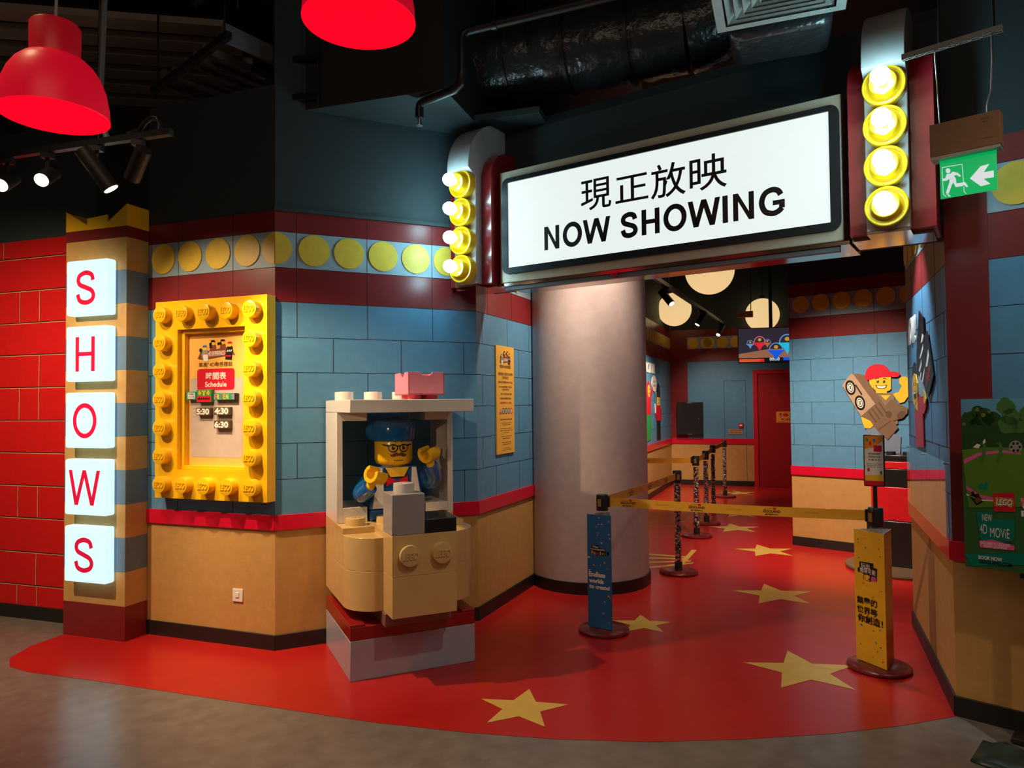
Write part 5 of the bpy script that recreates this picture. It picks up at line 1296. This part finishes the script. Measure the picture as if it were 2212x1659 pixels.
t = thing('strut_channel', 'slotted steel channel carrying the exit sign wires', 'channel', (eo[0]-0.115*math.cos(ea)-0.005*0.669, eo[1]+0.115*0.669-0.005*0.743, 3.055), ea)
m = MB(); M_CH = mat('channel_steel', (0.12, 0.13, 0.135), 0.4, metal=0.5)
m.box(0, 0.36, -0.012, -0.010, 0, 0.024, M_CH); m.box(0, 0.36, 0.010, 0.012, 0, 0.024, M_CH)
x = 0.0
while x < 0.35:
    m.box(x, x+0.012, -0.010, 0.010, 0, 0.002, M_GALV); m.box(x, x+0.04, -0.010, -0.005, 0, 0.002, M_GALV); m.box(x, x+0.04, 0.005, 0.010, 0, 0.002, M_GALV); x += 0.04
m.build('channel', t)
for x in (0.14, 0.33): MB().cyl((x, 0, 0.002), 0.005, 1.63, M_BLKM, 'z', 8).build('rod', t)
t = thing('sprinkler_pipe', 'short black pipe with dangling wires at the top right corner', 'pipe', (0, 0, 0))
MB().tube([(2.05, 2.62, 3.13), (2.9, 2.2, 3.25)], 0.03, M_BLKM, 14).build('pipe', t)
MB().cyl((2.4, 2.447, 3.18), 0.006, 1.515, M_BLKM, 'z', 8).build('rod', t)
MB().tube([(2.06, 2.62, 3.15), (2.07, 2.6, 3.28), (2.12, 2.62, 3.34)], 0.004, M_METAL, 8).build('wire', t)

# film poster on a black stand
pa = R(W2A); po = (2.171, 3.452)
t = thing('poster_stand', 'green film poster on a black stand by the right wall corner', 'poster', (po[0], po[1], 0), pa)
pn_ = MB().box(0, 0.60, 0.0, 0.006, 0.80, 1.604, mat('poster_green', (0.035, 0.13, 0.035), 0.35)).build('poster', t)
MB().box(0.19, 0.62, 0.007, 0.03, 1.56, 1.60, M_BLKP).build('top_clip', t)
MB().box(0.215, 0.62, 0.008, 0.03, 0.775, 0.825, M_BLKP).build('bottom_clip', t)
MB().box(0.245, 0.285, 0.031, 0.06, 0.03, 1.6, M_BLKP).build('pole', t)
m = MB(); m.box(0.16, 0.62, 0.02, 0.13, 0.004, 0.03, M_BLKP); m.build('foot', t, bevel=0.004)
def TX(x): return (1960+x/3.95-2075)*0.00184
def TZ(x, y): tt = max(0, TX(x)); return 1.603-(840+y/3.95-862)*(3.45-0.695*tt)/1540
m = flatmb()
def tp(pts, mt, y=-0.0006): flat(m, [(max(0.001, TX(a)), TZ(a, b)) for a, b in pts], y, mt)
M_MEADOW = mat('poster_meadow', (0.10, 0.22, 0.02), 0.35); M_SKYP = mat('poster_sky', (0.12, 0.33, 0.55), 0.35); M_TREEP = mat('poster_tree', (0.02, 0.07, 0.015), 0.35); M_TREEL = mat('poster_tree_light', (0.06, 0.17, 0.04), 0.35); M_TEALP = mat('poster_teal', (0.0, 0.20, 0.15), 0.35)
tp([(455,90),(1500,80),(1500,420),(455,420)], M_SKYP)
def blob(cx, cy, r, mt, y):
    rg = random.Random(int(cx+cy)); tp([(cx+r*(1+0.14*rg.uniform(-1, 1))*math.cos(2*PI*k/18), cy+r*0.9*(1+0.14*rg.uniform(-1, 1))*math.sin(2*PI*k/18)) for k in range(18)], mt, y)
tp([(455,250),(1500,230),(1500,520),(455,540)], M_TREEP, -0.0009)
for cx, cy, r in ((520,260,70),(600,200,60),(660,250,90),(720,260,80),(580,330,80)): blob(cx, cy, r, M_TREEP, -0.0012)
for cx, cy, r in ((845,155,80),(880,240,80),(860,310,85),(950,330,60),(1060,220,110),(1200,200,120)): blob(cx, cy, r, M_TREEL, -0.0015)
for cx, cy, r in ((600,180,18),(650,225,20),(480,300,16),(700,200,14)): blob(cx, cy, r, mat('poster_olive', (0.16, 0.17, 0.03), 0.35), -0.0018)
tp([(455,520),(650,500),(900,505),(1500,560),(1500,1000),(500,1010),(470,700)], M_MEADOW, -0.0021)
tp([(470,600),(600,545),(800,525),(960,550),(960,565),(800,545),(620,565),(472,640)], M_PINKI, -0.0024)
tp([(480,820),(600,900),(720,930),(720,955),(590,925),(482,850)], M_PINKI, -0.0024); tp([(482,890),(600,940),(715,950),(715,958),(600,950),(484,905)], M_WINK, -0.0027)
tp([(915+55*math.cos(2*PI*k/24), 500+55*math.sin(2*PI*k/24)) for k in range(24)], M_GREYI, -0.0024)
for k in range(6): tp([(915+34*math.cos(2*PI*k/6)+11*math.cos(2*PI*j/12), 500+34*math.sin(2*PI*k/6)+11*math.sin(2*PI*j/12)) for j in range(12)], M_INK, -0.0027)
for x0 in (620, 760): tp([(x0-20,620),(x0+10,560),(x0+20,480),(x0-10,470),(x0+30,455),(x0+50,500),(x0+40,570),(x0+5,640)], M_TREEL, -0.0027)
tp([(640,450),(660,425),(665,455),(645,475)], M_WINK, -0.003); tp([(550,500),(590,468),(622,480),(600,508)], M_WINK, -0.003)
tp([(500,905),(590,890),(628,965),(570,992)], M_INK, -0.0027); tp([(525,880),(545,868),(560,900),(535,915)], M_INK, -0.0027); tp([(545,930),(598,920),(612,955),(572,975)], M_BROWNI, -0.003)
tp([(590,820),(625,800),(630,830),(660,790),(685,820),(650,860),(600,850)], M_TEALP, -0.0027)
tp([(715,890),(893,885),(898,1050),(720,1045)], M_RINK, -0.003)
tp([(568,1052),(705,1050),(705,1108),(890,1118),(890,1255),(862,1300),(600,1295),(580,1180)], M_TEALP, -0.003)
tp([(585,1290),(700,1282),(882,1335),(880,1375),(590,1345)], M_PINKI, -0.0033)
tp([(455,1400),(1500,1400),(1500,1500),(510,1500)], M_TEALP, -0.0021)
def tt_(body, x0, x1, y0, y1, mt, y=-0.0036, **k): text(m, body, TX(x0), TX(x1), TZ((x0+x1)/2, y1), TZ((x0+x1)/2, y0), y, mt, **k)
tt_('LEGO', 728, 885, 930, 1004, mat('logo_yellow', (0.8, 0.55, 0.02), 0.35), -0.0033, bold=0.12, shear=0.15); tt_('LEGO', 732, 881, 936, 998, M_INK, -0.0036, bold=0.07, shear=0.15); tt_('LEGO', 738, 876, 940, 994, M_WINK, -0.0039, bold=0.03, shear=0.15)
tt_('NEW', 617, 700, 1068, 1124, M_WINK); tt_('4D', 596, 656, 1150, 1230, M_WINK); tt_('MOViE', 682, 845, 1186, 1268, M_WINK)
tt_('EXCLUSIVE TO LEGOLAND', 597, 850, 1308, 1332, M_WINK, bold=0.02); tt_('RESORT LOCATIONS', 625, 820, 1336, 1356, M_WINK, bold=0.02)
tt_('BOOK NOW', 575, 777, 1424, 1456, M_WINK, bold=0.03); tt_('LEGOLAND.COM', 580, 860, 1464, 1496, M_INK, bold=0.03)
tp([(945,935),(1300,930),(1300,1030),(960,1020)], M_WINK, -0.003); tt_('FRIENDS', 952, 1290, 945, 1015, M_PINKI, -0.0034, bold=0.04); tp([(945,1040),(1100,1040),(1100,1090),(945,1090)], M_WINK, -0.003); tt_('外星', 962, 1040, 1046, 1084, M_INK)
m.build('poster_print', pn_)
# folded dark green cover lying by the stand
m = MB(); rg = random.Random(4); n1, n2 = 14, 8; vs = []
for i in range(n1):
    for j in range(n2):
        u, v = i/(n1-1), j/(n2-1); e = min(u, 1-u, v, 1-v)*4
        vs.append((0.62*u, -0.26*v - 0.03*math.sin(5*u), 0.006 + min(1, e)*(0.05+0.02*math.sin(9*u+3*v)+0.012*rg.uniform(-1, 1))))
fs = [(i*n2+j, (i+1)*n2+j, (i+1)*n2+j+1, i*n2+j+1) for i in range(n1-1) for j in range(n2-1)]
m.poly(vs, fs, mat('cloth_dark_green', (0.008, 0.03, 0.02), 0.4))
cb = len(vs); o = m.build('cloth_cover', None, loc=(2.19, 3.385, 0), rotz=R(W2A))
so_ = o.modifiers.new('t', 'SOLIDIFY'); so_.thickness = 0.004
tag(o, 'crumpled dark green cloth cover on the floor below the poster', 'cloth')
